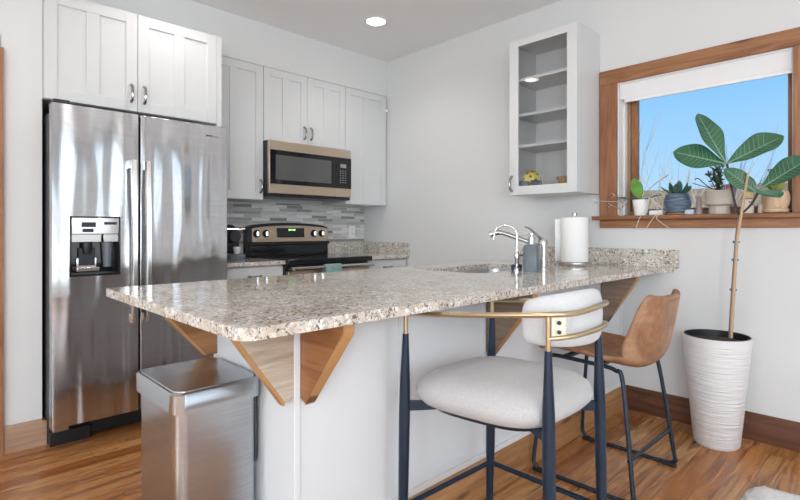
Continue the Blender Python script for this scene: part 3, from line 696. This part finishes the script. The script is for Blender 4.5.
# ============================================================ window sill
ZW = WZ0
def ribbed(prof_r, z0, z1, ribs, amp):
    out = [(prof_r(0)*.96, z0)]
    N_ = ribs*8
    for i in range(N_+1):
        t = i/N_; out.append((prof_r(t)+amp*abs(math.sin(math.pi*t*ribs)), z0+(z1-z0)*t))
    return out
def leaf_mesh(base, tip, width, nrm, fold=.12, droop=.1, nl=12, nw=8, shape=(.35, 1.0), wave=.0):
    base = Vector(base); tip = Vector(tip); ax = tip-base; Lg = ax.length; ax.normalize()
    nrm = Vector(nrm); nrm = (nrm-ax*nrm.dot(ax)).normalized(); side = ax.cross(nrm)
    m = MB(); vs = []
    for i in range(nl+1):
        t = i/nl
        wv = math.sin(math.pi*t**shape[1])**.6*(shape[0]+(1-shape[0])*math.sin(math.pi*.5*min(1, t*1.5))) if 0 < t < 1 else .02
        for j in range(nw+1):
            s = 2*j/nw-1
            p = base+ax*Lg*t+side*(width*.5*wv*s)+nrm*(abs(s)*fold*width*wv-droop*Lg*(t*t)+wave*Lg*math.sin(t*11+ (2 if s > 0 else 0))*abs(s)**2*wv)
            vs.append(p)
    n = nw+1
    m.add(vs, [(i*n+j, i*n+j+1, (i+1)*n+j+1, (i+1)*n+j) for i in range(nl) for j in range(nw)])
    return m
def leaf_mat(name, c, vein, rough=.38):
    m = mat(name, c, rough); N, L, b = nodes(m)
    f = noise(m, coords(m), 14, 3); cc = mix(m, ramp(m, f, [(.35, (0, 0, 0)), (.65, (1, 1, 1))]), tuple(x*.7 for x in c), c)
    setcol(m, cc); b.inputs['Transmission Weight'].default_value = 0
    return m
M['leaf'] = leaf_mat('fig_leaf', (.05, .165, .085), (.5, .6, .4), .28)
M['vein'] = mat('leaf_vein', (.20, .33, .22), .4)
M['leaf_b'] = leaf_mat('orchid_leaf', (.16, .40, .06), (.5, .6, .4))
M['leaf_c'] = leaf_mat('succulent_leaf', (.07, .16, .12), (.5, .6, .4))
M['leaf_d'] = leaf_mat('bushy_leaf', (.08, .14, .07), (.5, .6, .4))
M['leaf_y'] = leaf_mat('yellow_green_leaf', (.45, .48, .14), (.5, .6, .4))
M['root'] = mat('aerial_root', (.60, .58, .48), .7)
M['twig'] = mat('bare_twig', (.46, .40, .34), .8)
M['bark'] = mat('dark_bark', (.05, .045, .045), .8)
# orchid
ox, oy = XR-.0, 1.222
oc = thing('potted_orchid', (ox, oy, ZW), 'orchid in a white pot at the left end of the window sill', 'potted plant')
part('pot', MB().lathe(ox, oy, [(.036, ZW), (.05, ZW+.10), (.046, ZW+.10), (.044, ZW+.09)], 28), M['white'], oc)
part('soil', MB().lathe(ox, oy, [(.043, ZW+.088), (.043, ZW+.094)], 20), M['soil'], oc)
part('leaf', leaf_mesh((ox, oy, ZW+.095), (ox-.05, oy+.03, ZW+.235), .075, (-.9, -.5, .1), .1, -.08), M['leaf_b'], oc, solid=.003, label='bright green upright leaf')
part('leaf', leaf_mesh((ox, oy, ZW+.095), (ox-.02, oy+.15, ZW+.125), .05, (-.3, 0, 1), .1, .05), M['leaf_c'], oc, solid=.003)
part('leaf', leaf_mesh((ox, oy, ZW+.095), (ox-.02, oy-.13, ZW+.13), .045, (-.3, 0, 1), .1, .05), M['leaf_c'], oc, solid=.003)
part('flower_spike', pipe([(ox, oy, ZW+.09), (ox-.01, oy-.03, ZW+.14), (ox-.02, oy-.10, ZW+.20), (ox-.02, oy-.17, ZW+.245)], .003, 5, 6), M['twig'], oc)
for a, b_ in [((-.06, -.02), (-.075, -.0)), ((-.07, -.12), (-.085, -.20)), ((-.07, -.10), (-.08, -.06))]:
    part('aerial_root', pipe([(ox, oy, ZW+.09), (ox-.03, oy-.06, ZW+.11), (ox-.07, oy+a[1]-.03, ZW+.03), (ox-.078, oy+a[1], ZW-.02), (ox-.082, oy+b_[1], ZW-.085)], .0022, 6, 6), M['root'], oc)
for q in range(4):
    part('aerial_root', pipe([(ox, oy, ZW+.09), (ox-.01*q, oy-.08-.02*q, ZW+.12+.01*q), (ox-.02, oy-.11-.025*q, ZW+.06), (ox-.02, oy-.08-.03*q, ZW+.006)], .002, 6, 6), M['root'], oc)
# jewelry-tree like ornament
orn = MB(); px, py = XR-.02, 1.335
orn.lathe(px, py, [(.024, ZW), (.022, ZW+.006), (.004, ZW+.01)], 14)
orn.tube([(px, py, ZW), (px, py+.004, ZW+.12)], .003, 6)
for (dx, dy, z0_, z1_) in ((-.06, .13, .09, .098), (-.02, -.05, .05, .09), (-.03, .05, .04, .07), (.0, -.045, .085, .12), (-.05, .02, .10, .13)):
    a = Vector((px, py, ZW+z0_)); b_ = Vector((px+dx, py+dy, ZW+z1_)); orn.tube([a, b_], .0028, 6)
    for s in (-1, 1): orn.tube([b_, b_+Vector((-.01, .018, s*.014))], .0025, 6)
solo('wire_ornament', orn, M['chrome'], 'branching silvery wire ornament at the far left end of the window sill', 'ornament')
# blue ribbed pot with a succulent
sx_, sy_ = XR+.005, 1.012
so = thing('potted_succulent', (sx_, sy_, ZW), 'succulent in a ribbed slate blue pot on the window sill', 'potted plant')
bl = mat('slate_blue_glaze', (.10, .145, .20), .3); setcol(bl, ramp(bl, noise(bl, coords(bl, (1, 1, 6)), 14, 4), [(.35, (.05, .08, .13)), (.6, (.13, .18, .24)), (.8, (.28, .33, .38))]))
part('saucer', MB().lathe(sx_, sy_, [(.052, ZW), (.062, ZW+.004), (.062, ZW+.01), (.05, ZW+.012)], 28), M['casing_y'], so)
part('pot', MB().lathe(sx_, sy_, ribbed(lambda t: .047+.025*math.sin(math.pi*min(1, .12+t*.75)), ZW+.012, ZW+.128, 6, .003)+[(.060, ZW+.128), (.054, ZW+.115)], 36), bl, so)
part('soil', MB().lathe(sx_, sy_, [(.06, ZW+.112), (.06, ZW+.118)], 20), M['soil'], so)
for k in range(9):
    a = k*2.4; r_ = .03+.007*k; h_ = .115-.006*k if k else .125
    part('leaf', leaf_mesh((sx_+.01*math.cos(a), sy_+.01*math.sin(a), ZW+.118), (sx_+r_*math.cos(a), sy_+r_*1.2*math.sin(a), ZW+.118+h_*.75), .042, (math.cos(a), math.sin(a), .3), .18, -.05), M['leaf_c'], so, solid=.003)
# small framed glass trinket box, jars
solo('glass_trinket', MB().box(XR-.03, XR+.03, 1.085, 1.165, ZW, ZW+.03), mat('frosted_tray', (.85, .88, .92), .2), 'low pale glass tray between the orchid and the blue pot', 'tray', bevel=.006)
solo('glass_trinket', MB().box(XR-.03, XR+.035, .915, .965, ZW, ZW+.03), mat('blue_grey_tray', (.60, .68, .76), .25), 'low blue-grey tray just right of the ribbed blue pot', 'tray', bevel=.006)
fg = thing('glass_figurine', (XR-.0, .905, ZW), 'small clear and brown figurine left of the beige two-tier pot', 'figurine')
part('body', MB().lathe(XR-.0, .895, [(.02, ZW), (.022, ZW+.02), (.012, ZW+.045), (.017, ZW+.07), (.009, ZW+.095), (.004, ZW+.11)], 16), mat('smoky_brown', (.30, .24, .22), .25), fg)
# beige two-tier planter with a woody bush
tx, ty = XR+.02, .795
tp = thing('potted_bush', (tx, ty, ZW), 'fine-leaved bush in a beige two-tier planter on the window sill', 'potted plant')
bge = mat('beige_ceramic', (.55, .49, .43), .6)
part('pot', MB().lathe(tx, ty, [(.05, ZW), (.052, ZW+.002), (.052, ZW+.045), (.062, ZW+.05), (.071, ZW+.056), (.073, ZW+.135), (.067, ZW+.135), (.065, ZW+.12)], 36), bge, tp)
part('soil', MB().lathe(tx, ty, [(.064, ZW+.115), (.064, ZW+.123)], 20), M['soil'], tp)
st = MB(); lv = MB(); rr = random.Random(3)
for k in range(11):
    a = rr.uniform(0, 6.28); e_ = rr.uniform(.01, .05) if k else 0
    p0 = Vector((tx+rr.uniform(-.015, .015), ty+rr.uniform(-.015, .015), ZW+.12))
    p1 = p0+Vector((e_*math.cos(a), e_*math.sin(a)*1.3+(.035 if k % 3 == 0 else 0), rr.uniform(.09, .16)))
    pts = smooth_path([p0, (p0+p1)/2+Vector((0, rr.uniform(-.01, .01), .01)), p1], 5); st.tube(pts, .0022, 5)
    for p in pts[2:]:
        for q in range(3):
            d = Vector((rr.uniform(-1, 1), rr.uniform(-1, 1), rr.uniform(-.2, 1))).normalized()
            lm = leaf_mesh(p, p+d*.022, .010, (rr.uniform(-1, 1), .4, rr.uniform(-1, 1)), .1, 0, 3, 2); lv.add(lm.v, lm.f)
part('stems', st, M['bark'], tp)
fo = part('foliage', lv, M['leaf_d'], tp)
dt = MB().tube(smooth_path([(tx-.02, ty+.02, ZW+.14), (tx-.03, ty+.06, ZW+.17), (tx-.03, ty+.10, ZW+.21), (tx-.03, ty+.12, ZW+.205)], 5), .003, 6)
dt.tube(smooth_path([(tx-.02, ty+.03, ZW+.15), (tx-.03, ty+.08, ZW+.165), (tx-.03, ty+.13, ZW+.185)], 5), .0025, 6)
part('dead_twig', dt, M['bark'], tp, label='dark bare twig')
# label jar
jx, jy = XR-.005, .655
jr = thing('labelled_jar', (jx, jy, ZW), 'small jar with a printed cream label and yellow lid left of the wooden pot', 'jar')
part('jar_body', MB().lathe(jx, jy, [(.028, ZW), (.03, ZW+.004), (.03, ZW+.085), (.024, ZW+.092)], 24), mat('cream_label', (.78, .70, .60), .6), jr)
part('lid', MB().lathe(jx, jy, [(.027, ZW+.092), (.028, ZW+.112), (.024, ZW+.116)], 24), mat('yellow_lid', (.70, .58, .28), .5), jr)
ltr = MB(); redb = MB()
for rz, n_, hh in ((.062, 3, .008), (.046, 5, .005)):
    for q in range(n_):
        a = math.radians(205+q*50/n_); 
        cx_, cy_ = jx+.0305*math.cos(a), jy+.0305*math.sin(a)
        ltr.tube([(cx_, cy_, ZW+rz), (cx_+.004*math.sin(-a), cy_+.004*math.cos(a), ZW+rz)], hh*.5, 6)
part('label_print', ltr, M['black'], jr); 
part('label_band', MB().lathe(jx, jy, [(.0304, ZW+.078), (.0304, ZW+.085)], 24), mat('rust_band', (.5, .2, .1), .6), jr)
solo('pink_candle', MB().lathe(XR+.0, .592, [(.017, ZW), (.017, ZW+.05), (.004, ZW+.055)], 16), mat('pale_pink_wax', (.75, .58, .50), .5), 'small pale pink candle between the jar and the wooden pot', 'candle')
# wooden pot
wx, wy = XR-.0, .53
wp = thing('wooden_planter', (wx, wy, ZW), 'round turned wooden planter at the right end of the window sill', 'potted plant')
mwood = mat('turned_maple', (.62, .44, .28), .45); setcol(mwood, ramp(mwood, noise(mwood, coords(mwood, (20, 20, 3)), 2, 4, .6, .6), [(.3, (.50, .33, .19)), (.6, (.68, .50, .33))]))
part('pot', MB().lathe(wx, wy, [(.045, ZW), (.058, ZW+.006), (.06, ZW+.02), (.052, ZW+.028), (.060, ZW+.045), (.065, ZW+.075), (.060, ZW+.105), (.056, ZW+.115), (.051, ZW+.115), (.051, ZW+.10)], 36), mwood, wp)
part('soil', MB().lathe(wx, wy, [(.050, ZW+.098), (.050, ZW+.105)], 20), M['soil'], wp)
for k in range(6):
    a = 1.0+k*1.05; part('leaf', leaf_mesh((wx, wy, ZW+.105), (wx+.04*math.cos(a), wy+.045*math.sin(a), ZW+.165+.008*(k % 3)), .04, (math.cos(a), math.sin(a), .6), .1, .05), M['leaf_y'], wp, solid=.002)
solo('black_saucer', MB().lathe(XR+.035, .57-.11, [(.012, ZW), (.014, ZW+.012)], 20), M['grey_rim'], 'tiny dark dish right of the wooden planter', 'dish')

# ============================================================ fiddle leaf fig in the tall planter
TX, TY = 3.105, .755
tp = thing('fiddle_leaf_fig', (TX, TY, 0), 'fiddle leaf fig tree in a tall white ribbed planter below the window', 'potted plant')
wm = mat('planter_white', (.84, .83, .83), .55)
f_ = noise(wm, coords(wm, (2.5, 2.5, 55)), 2.2, 3, .5, .4); bump(wm, f_, 1.0, .010)
part('planter', MB().lathe(TX, TY, [(.098, 0), (.108, .01), (.163, .575), (.163, .583), (.155, .583), (.150, .55)], 56), wm, tp)
part('planter_rim', MB().lathe(TX, TY, [(.154, .545), (.155, .586), (.150, .586), (.147, .548)], 48), M['black'], tp)
part('soil', MB().lathe(TX, TY, [(.149, .535), (.147, .552), (.08, .556)], 40), M['soil'], tp)
H0, AX, BX = 1.152, FY, FX
def atX(px, py, X0):
    r = (px-400)/502.26; z = (229.5-py)/502.26
    dx = AX*r+BX; dy = -BX*r+AX; t = X0/dx
    return Vector((X0, dy*t, H0+z*t))
stake = MB().tube([atX(731, 334, 3.07)-Vector((0, 0, .02)), atX(737, 240, 3.07), atX(748, 173, 3.07)], [.0085, .0075, .006], 8)
part('support_stake', stake, mat('bamboo_tan', (.50, .34, .21), .6), tp)
part('trunk', pipe([atX(730, 338, 3.11), atX(733, 290, 3.10), atX(736, 250, 3.09), atX(739, 215, 3.09)], [.009]*18+[.008], 6, 8), mat('trunk_brown', (.26, .18, .13), .8), tp)
part('branch', pipe([atX(739, 215, 3.09), atX(735, 203, 3.09), atX(731, 185, 3.08), atX(727, 164, 3.07)], .0055, 6, 8), M['bark'], tp)
part('branch', pipe([atX(739, 215, 3.09), atX(746, 210, 3.09), atX(753, 202, 3.10), atX(759, 190, 3.10)], .0055, 6, 8), M['bark'], tp)
for q in (242, 260, 290): part('tie', MB().lathe(*atX(736.2-(q-240)*.06, q, 3.085).to_tuple()[:2], [(.015, atX(736, q, 3.08).z-.006), (.017, atX(736, q, 3.08).z), (.015, atX(736, q, 3.08).z+.006)], 12), mat('blue_tie', (.05, .14, .38), .5), tp)
def fig_leaf(b, t, w_, nrm, fold=.1, droop=.08, wave=.02, label=None):
    lf = part('leaf', leaf_mesh(b, t, w_, nrm, fold, droop, 16, 10, (.45, 1.2), wave), M['leaf'], tp, subdiv=1, solid=.0025, label=label)
    b = Vector(b); t = Vector(t); ax = t-b; Lg = ax.length; ax.normalize(); n_ = Vector(nrm); n_ = (n_-ax*n_.dot(ax)).normalized(); sd_ = ax.cross(n_)
    vm = MB(); b = b+n_*.0022
    def pos(tt, s, ww):  # on the leaf surface
        wv = math.sin(math.pi*tt**1.25)**.6*(.45+.55*math.sin(math.pi*.5*min(1, tt*1.5))) if 0 < tt < 1 else .02
        return b+ax*Lg*tt+sd_*(w_*.5*wv*s)+n_*(abs(s)*fold*w_*wv-droop*Lg*tt*tt+wave*Lg*math.sin(tt*11+(2 if s > 0 else 0))*abs(s)**2*wv)
    vm.tube([pos(i/12, 0, 1) for i in range(12)], [.0052-.0034*i/12 for i in range(12)], 6)
    for k in range(2, 9):
        for s in (-1, 1): vm.tube([pos(k/12, 0, 1), pos(k/12+.05, s*.4, 1), pos(k/12+.11, s*.85, 1)], [.0014, .0011, .0007], 5)
    part('veins', vm, M['vein'], lf)
C0 = atX(726, 164, 3.07)
cn = Vector((-.85, -.45, .3))
fig_leaf(C0, atX(673, 152, 3.0), .185, (-.75, -.2, .65), .05, .0, .01)
fig_leaf(C0, atX(696, 115, 3.10), .135, (-.6, -.75, .25), .14, -.04, .02)
fig_leaf(C0, atX(784, 137, 3.18), .15, (-.75, -.15, .6), .18, -.03, .03)
fig_leaf(atX(757, 193, 3.10), atX(724, 169, 3.04), .10, (-.9, -.3, .45), .08, .0, .01)
fig_leaf(atX(757, 190, 3.10), atX(780, 196, 3.0), .11, (-.5, -.3, .85), .06, .05, .01)
fig_leaf(atX(760, 189, 3.10), atX(812, 157, 3.14), .14, (-.7, -.2, .7), .14, .0, .02)
fig_leaf(atX(757, 190, 3.10), atX(748, 176, 3.14), .03, (-.9, -.3, .45), .08, .0, .0)

# ============================================================ trash can
tcx0, tcx1, tcy0, tcy1, th_ = .541, .828, 1.50, 1.868, .672
tn = thing('trash_can', (.69, 1.68, 0), 'tall rectangular brushed stainless trash can under the counter overhang', 'trash can')
def rr3(i, z, r=.038): return [(*p, z) for p in rrect(tcx0+i, tcx1-i, tcy0+i, tcy1-i, (r,)*4, 8)]
part('can_body', MB().loft([rr3(.012, .02), rr3(.012, .611)]), M['steel'], tn)
part('base_ring', MB().loft([rr3(.016, 0), rr3(.016, .02)]), M['black'], tn)
part('rim', MB().loft([rr3(.0, .608), rr3(.0, .664), rr3(.004, .669), rr3(.008, .669), rr3(.008, .62)], cap=False), M['steel'], tn)
part('lid', MB().loft([rr3(.010, .62), rr3(.010, .666), rr3(.013, th_), rr3(.02, th_)]), M['steel'], tn)
part('hinge_housing', MB().box(tcx1-.014, tcx1-.0, tcy0+.035, tcy1-.06, .38, .608), M['grey_rim'], tn, bevel=.01, seg=3)
part('pedal', MB().box(tcx0-.035, tcx0+.012, 1.60, 1.78, .012, .028), M['steel'], tn, bevel=.005)

# ============================================================ upholstered counter stool
us = thing('counter_stool', (1.49, .98, 0), 'grey upholstered counter stool with brass arm hoop and tapered navy legs', 'stool')
legs = [((1.215, 1.225), (1.208, 1.235), .795, .862), ((1.69, 1.205), (1.70, 1.225), .795, .862), ((1.32, .745), (1.312, .735), .80, .90), ((1.69, .765), (1.70, .752), .80, .90)]
for (tx_, ty_), (bx_, by_), zj, zt in legs:
    prof = [(0, .013), (.25, .0175), (.52, .0195), (.62, .018), (zj, .0105)]
    pts = []; rs = []
    for z, r in prof:
        q = z/zj; pts.append((bx_+(tx_-bx_)*q, by_+(ty_-by_)*q, z)); rs.append(r)
    lg = part('leg', MB().tube(pts, rs, 20), M['navy'], us)
    part('leg_ferrule', MB().tube([(tx_, ty_, zj), (tx_, ty_, zt)], .0078, 14), M['brass'], lg, label='slim brass upper end of the leg')
def hz(y): return .905-.043*max(0, min(1, (y-.745)/(1.215-.745)))
hp2 = [(1.215, 1.235), (1.235, 1.10), (1.27, .90), (1.318, .745), (1.395, .695), (1.50, .679), (1.60, .697), (1.672, .762), (1.695, .90), (1.70, 1.08), (1.69, 1.215)]
hoop = [(x, y, hz(y)+(.015*math.exp(-((x-1.55)/.12)**2) if y < .76 else 0)) for x, y in hp2]
part('arm_hoop', MB().tube(smooth_path(hoop, 8), .0085, 12), M['brass'], us)
low = [(1.318, .745, .835), (1.395, .695, .842), (1.50, .679, .850), (1.60, .697, .850), (1.672, .762, .838)]
part('lower_rail', MB().tube(smooth_path(low, 8), .0075, 12), M['brass'], us)
pl = part('mounting_plate', MB().box(1.345, 1.35, .715, .745, .84, .895), M['brass'], us)
pl.data.clear_geometry()
pm = MB().loft([[(1.325, .737, z), (1.362, .712, z), (1.365, .717, z), (1.329, .743, z)] for z in (.838, .898)])
pl.data.from_pydata([tuple(Vector(p)-us.location) for p in pm.v], [], pm.f); pl.data.materials.clear(); pl.data.materials.append(mat('pale_champagne_plate', (.78, .74, .62), .35, .6))
for z in (.855, .882): part('screw', MB().disc((1.341, .722, z), (-.74, -.67, 0), .006, .004, 10), M['black'], us)
# seat
def sup(cx, cy, a, b, z, n=40, ex=3.7, tap=.05):
    out = []
    for k in range(n):
        t = 2*math.pi*k/n; c, s = math.cos(t), math.sin(t)
        x = abs(c)**(2/ex)*(1 if c > 0 else -1); y = abs(s)**(2/ex)*(1 if s > 0 else -1)
        sc = 1+tap*y
        out.append((cx+a*x*sc+.03*(-y)*.5, cy+b*y, z))
    return out
SCX, SCY = 1.467, .992
part('seat_frame', MB().loft([sup(SCX, SCY, .19, .195, .540), sup(SCX, SCY, .205, .21, .560)]), M['navy'], us)
for (tx_, ty_), _, _, _ in legs:
    v = Vector((SCX-tx_, SCY-ty_, 0)).normalized(); s = Vector((-v.y, v.x, 0))
    a = Vector((tx_, ty_, 0))+v*.01; b_ = a+v*.11
    part('frame_bracket', MB().loft([[tuple(p+Vector((0, 0, z))) for p, z in ((a-s*.008, .532), (a+s*.008, .532), (a+s*.008, .564), (a-s*.008, .564))],
                                     [tuple(p+Vector((0, 0, z))) for p, z in ((b_-s*.02, .541), (b_+s*.02, .541), (b_+s*.02, .558), (b_-s*.02, .558))]]), M['navy'], us)
seat = MB().loft([sup(SCX, SCY, a, b, z) for a, b, z in ((.20, .20, .5605), (.228, .228, .565), (.246, .246, .586), (.249, .249, .608), (.240, .240, .634), (.210, .212, .654), (.14, .145, .667), (.05, .05, .671))])
part('seat', seat, M['boucle'], us, ang=80)
# back cushion: swept arc inside the hoop
cp_ = smooth_path([(1.378, .862, 0), (1.380, .81, 0), (1.42, .748, 0), (1.505, .722, 0), (1.59, .738, 0), (1.632, .80, 0), (1.640, .865, 0)], 7)
rings = []; N_ = len(cp_)
for i, p in enumerate(cp_):
    tg = (cp_[min(N_-1, i+1)]-cp_[max(0, i-1)]).normalized(); nr = Vector((-tg.y, tg.x, 0)); t = i/(N_-1)
    endf = min(1, (min(t, 1-t)/.09)); endf = math.sqrt(max(.02, 1-(1-endf)**2))
    hh = .084*(.55+.45*endf)*(.74+.28*math.sin(math.pi*t)); tt = .031*endf*(.8+.2*math.sin(math.pi*t))
    zc = .862+.018*math.sin(math.pi*t); ring = []
    for k in range(20):
        a = 2*math.pi*k/20; c, s = math.cos(a), math.sin(a)
        u = abs(c)**.8*(1 if c > 0 else -1); w_ = abs(s)**.62*(1 if s > 0 else -1)
        ring.append(tuple(p+nr*(u*tt+.012*w_*0)+Vector((0, 0, zc+hh*w_))))
    rings.append(ring)
part('backrest', MB().loft(rings), M['boucle_w'], us, ang=80)
# stretchers
def legp(i, z):
    (tx_, ty_), (bx_, by_), zj, _ = legs[i]; q = z/zj; return (bx_+(tx_-bx_)*q, by_+(ty_-by_)*q, z)
for a, b_ in ((0, 1), (1, 3), (3, 2), (2, 0)):
    part('stretcher', MB().tube([legp(a, .20), legp(b_, .20)], .0095, 12), M['navy'], us)

# ============================================================ leather bucket stool
ls_ = thing('counter_stool', (2.40, 1.06, 0), 'tan leather bucket counter stool on a dark sled frame nearest the right wall', 'stool')
def sled(xb, xt, side):
    pts = [(xt+side*.0, 1.20, .552), (xt+side*.0, 1.235, .542), (xt+side*.01, 1.25, .49), (xb-side*.01, 1.285, .10), (xb, 1.278, .03), (xb, 1.235, .011), (xb, 1.06, .011), (xb, .87, .011), (xb, .822, .03), (xb-side*.005, .826, .08), (xt+side*.01, .885, .49), (xt, .92, .535), (xt, .97, .545)]
    sm = []
    corner = {1, 4, 5, 7, 8, 9, 11}
    for i in range(len(pts)-1):
        sm.append(pts[i])
    sm.append(pts[-1]); return MB().tube(smooth_path(pts, 5)+[(xt, 1.08, .549), (xt, 1.195, .552)], .0095, 12)
part('sled_leg', sled(2.655, 2.615, 1), M['darkblue'], ls_)
part('sled_leg', sled(2.14, 2.205, -1), M['darkblue'], ls_)
for x in (2.65, 2.14):
    for y in (1.255, .845): part('foot_pad', MB().box(x-.013, x+.013, y-.03, y+.03, 0, .018), M['black'], ls_, bevel=.004)
part('crossbar', MB().tube([(2.148, .842, .18), (2.642, .842, .18)], .0085, 10), M['darkblue'], ls_)
part('crossbar', MB().tube([(2.165, 1.272, .30), (2.625, 1.272, .30)], .0085, 10), M['darkblue'], ls_)
part('seat_support', MB().box(2.205, 2.615, .985, 1.01, .538, .550).box(2.205, 2.615, 1.15, 1.175, .545, .558), M['darkblue'], ls_)
prof = [(1.285, .566, .212), (1.26, .578, .222), (1.15, .577, .227), (1.02, .562, .228), (.93, .547, .228), (.855, .545, .226), (.806, .60, .222), (.783, .69, .216), (.767, .78, .206), (.757, .842, .190), (.754, .872, .165)]
pv = smooth_path([(p[0], p[1], p[2]) for p in prof], 3); n_u = 16; vs = []
for i, p in enumerate(pv):
    q = pv[min(len(pv)-1, i+1)]-pv[max(0, i-1)]; q = Vector((q.x, q.y)).normalized(); nr = Vector((-q.y, q.x))*-1
    if nr.y < 0 and nr.x < .2: nr = -nr
    t = i/(len(pv)-1)
    lift = (.014+.021*min(1, t/.35) if t < .35 else .035+.06*min(1, (t-.35)/.25)) * (1 if t < .65 else max(.45, 1-(t-.65)*1.6))
    for j in range(n_u+1):
        u = 2*j/n_u-1; hw = p.z
        drop = abs(u)**2.6*lift
        topsag = -.012*(1-u*u) if t > .95 else 0
        vs.append((2.412+hw*u, p.x+nr.x*drop, p.y+nr.y*drop+topsag))
n = n_u+1
shm = MB().add(vs, [(i*n+j, i*n+j+1, (i+1)*n+j+1, (i+1)*n+j) for i in range(len(pv)-1) for j in range(n_u)])
part('bucket_seat', shm, M['leather'], ls_, solid=.024, subdiv=1)

# ============================================================ rug corner
rgm = MB(); rr = random.Random(5)
ru0, ru1, rv0, rv1 = 1.2, 2.735, -1.2, .525
nx = 60; vs = []
for i in range(nx+1):
    for j in range(nx+1):
        x = ru0+(ru1-ru0)*i/nx; y = rv0+(rv1-rv0)*j/nx
        ed = min(ru1-x, rv1-y, x-ru0, y-rv0); h_ = .004+.018*min(1, ed/.05)+rr.uniform(-.006, .006)*(ed > .01)
        cx = max(0, x-(ru1-.12)); cy = max(0, y-(rv1-.12)); d = math.hypot(cx, cy)
        if d > .12: x = ru1-.12+cx*.12/d; y = rv1-.12+cy*.12/d; h_ = .004
        vs.append((x, y, max(.002, h_)))
n = nx+1
rgm.add(vs, [(i*n+j, (i+1)*n+j, (i+1)*n+j+1, i*n+j+1) for i in range(nx) for j in range(nx)])
solo('shag_rug', rgm, M['rug'], 'white shaggy rug whose corner shows at the lower right', 'rug', solid=.003)

# ============================================================ outside the window
gm = mat('dry_grass', (.4, .3, .15), 1.0); setcol(gm, ramp(gm, noise(gm, coords(gm), .9, 8, .75), [(.3, (.17, .105, .045)), (.5, (.30, .20, .095)), (.7, (.42, .30, .16))]))
hv = []; fs = []
nx, ny = 30, 40
for i in range(nx+1):
    for j in range(ny+1):
        x = 3.8+60*(i/nx)**1.6; y = -40+90*j/ny; t = min(1, max(0, (math.hypot(x, y)-10)/25))
        hgt = -1.0+(4.6+.22*math.sin(y*.23+1)+.12*math.sin(y*.61))*t*t*(3-2*t)
        hv.append((x, y, hgt))
n = ny+1; hm = MB().add(hv, [(i*n+j, (i+1)*n+j, (i+1)*n+j+1, i*n+j+1) for i in range(nx) for j in range(ny)])
struct('ground', hm, gm)
def shrub(px, D_, h_, seed, lab, spread=.26):
    r = random.Random(seed); z = (229.5-190)/502.26
    b_ = atX(px, 229, 1); b_.normalize(); P0 = Vector((b_.x, b_.y, 0))*D_; base = Vector((P0.x, P0.y, -1.02))
    m = MB()
    def grow(p, d, L_, rad, dep):
        q = p+d*L_; mid = (p+q)/2+Vector((r.uniform(-.04, .04), r.uniform(-.04, .04), 0))*L_
        m.tube([p, mid, q], [rad, rad*.85, rad*.6], 5)
        if dep:
            for k in range(r.choice((2, 3))):
                dd_ = (d+Vector((r.uniform(-1, 1), r.uniform(-1, 1), r.uniform(-.1, .6)))*spread*1.5).normalized(); grow(q if k else (mid+q)/2, dd_, L_*r.uniform(.55, .8), rad*.6, dep-1)
    for k in range(5):
        grow(base, (Vector((r.uniform(-.3, .3), r.uniform(-.3, .3), 1))).normalized(), h_*r.uniform(.36, .5), .013, 3)
    tag(part('bare_shrub', m, M['twig'], None, loc=tuple(base)), lab, 'shrub', 'bare shrubs outside the window')
shrub(680, 9.0, 3.2, 1, 'bare leafless shrub outside, its twigs showing above the ribbed blue pot')
shrub(652, 11, 3.0, 2, 'bare leafless shrub outside, behind the orchid pot')
shrub(704, 12.5, 2.9, 4, 'bare leafless shrub outside, left of the beige planter')
def post(px, D_, ztop, wd, col, lab):
    b_ = atX(px, 229, 1); b_ = Vector((b_.x, b_.y, 0)).normalized()*D_
    solo('wooden_post', MB().box(b_.x-wd, b_.x+wd, b_.y-wd, b_.y+wd, -1.02, ztop).box(b_.x-wd*1.25, b_.x+wd*1.25, b_.y-wd*1.25, b_.y+wd*1.25, ztop, ztop+.02), col, lab, 'post')
post(775, 6.5, 1.152+60/502*6.5*.78, .045, mat('dark_slate_paint', (.09, .08, .12), .7), 'dark square post outside the window above the wooden planter')
post(730, 6.5, 1.152+44/502*6.5*.82, .045, mat('maroon_paint', (.22, .06, .08), .7), 'maroon post outside the window right of the fine-leaved bush')
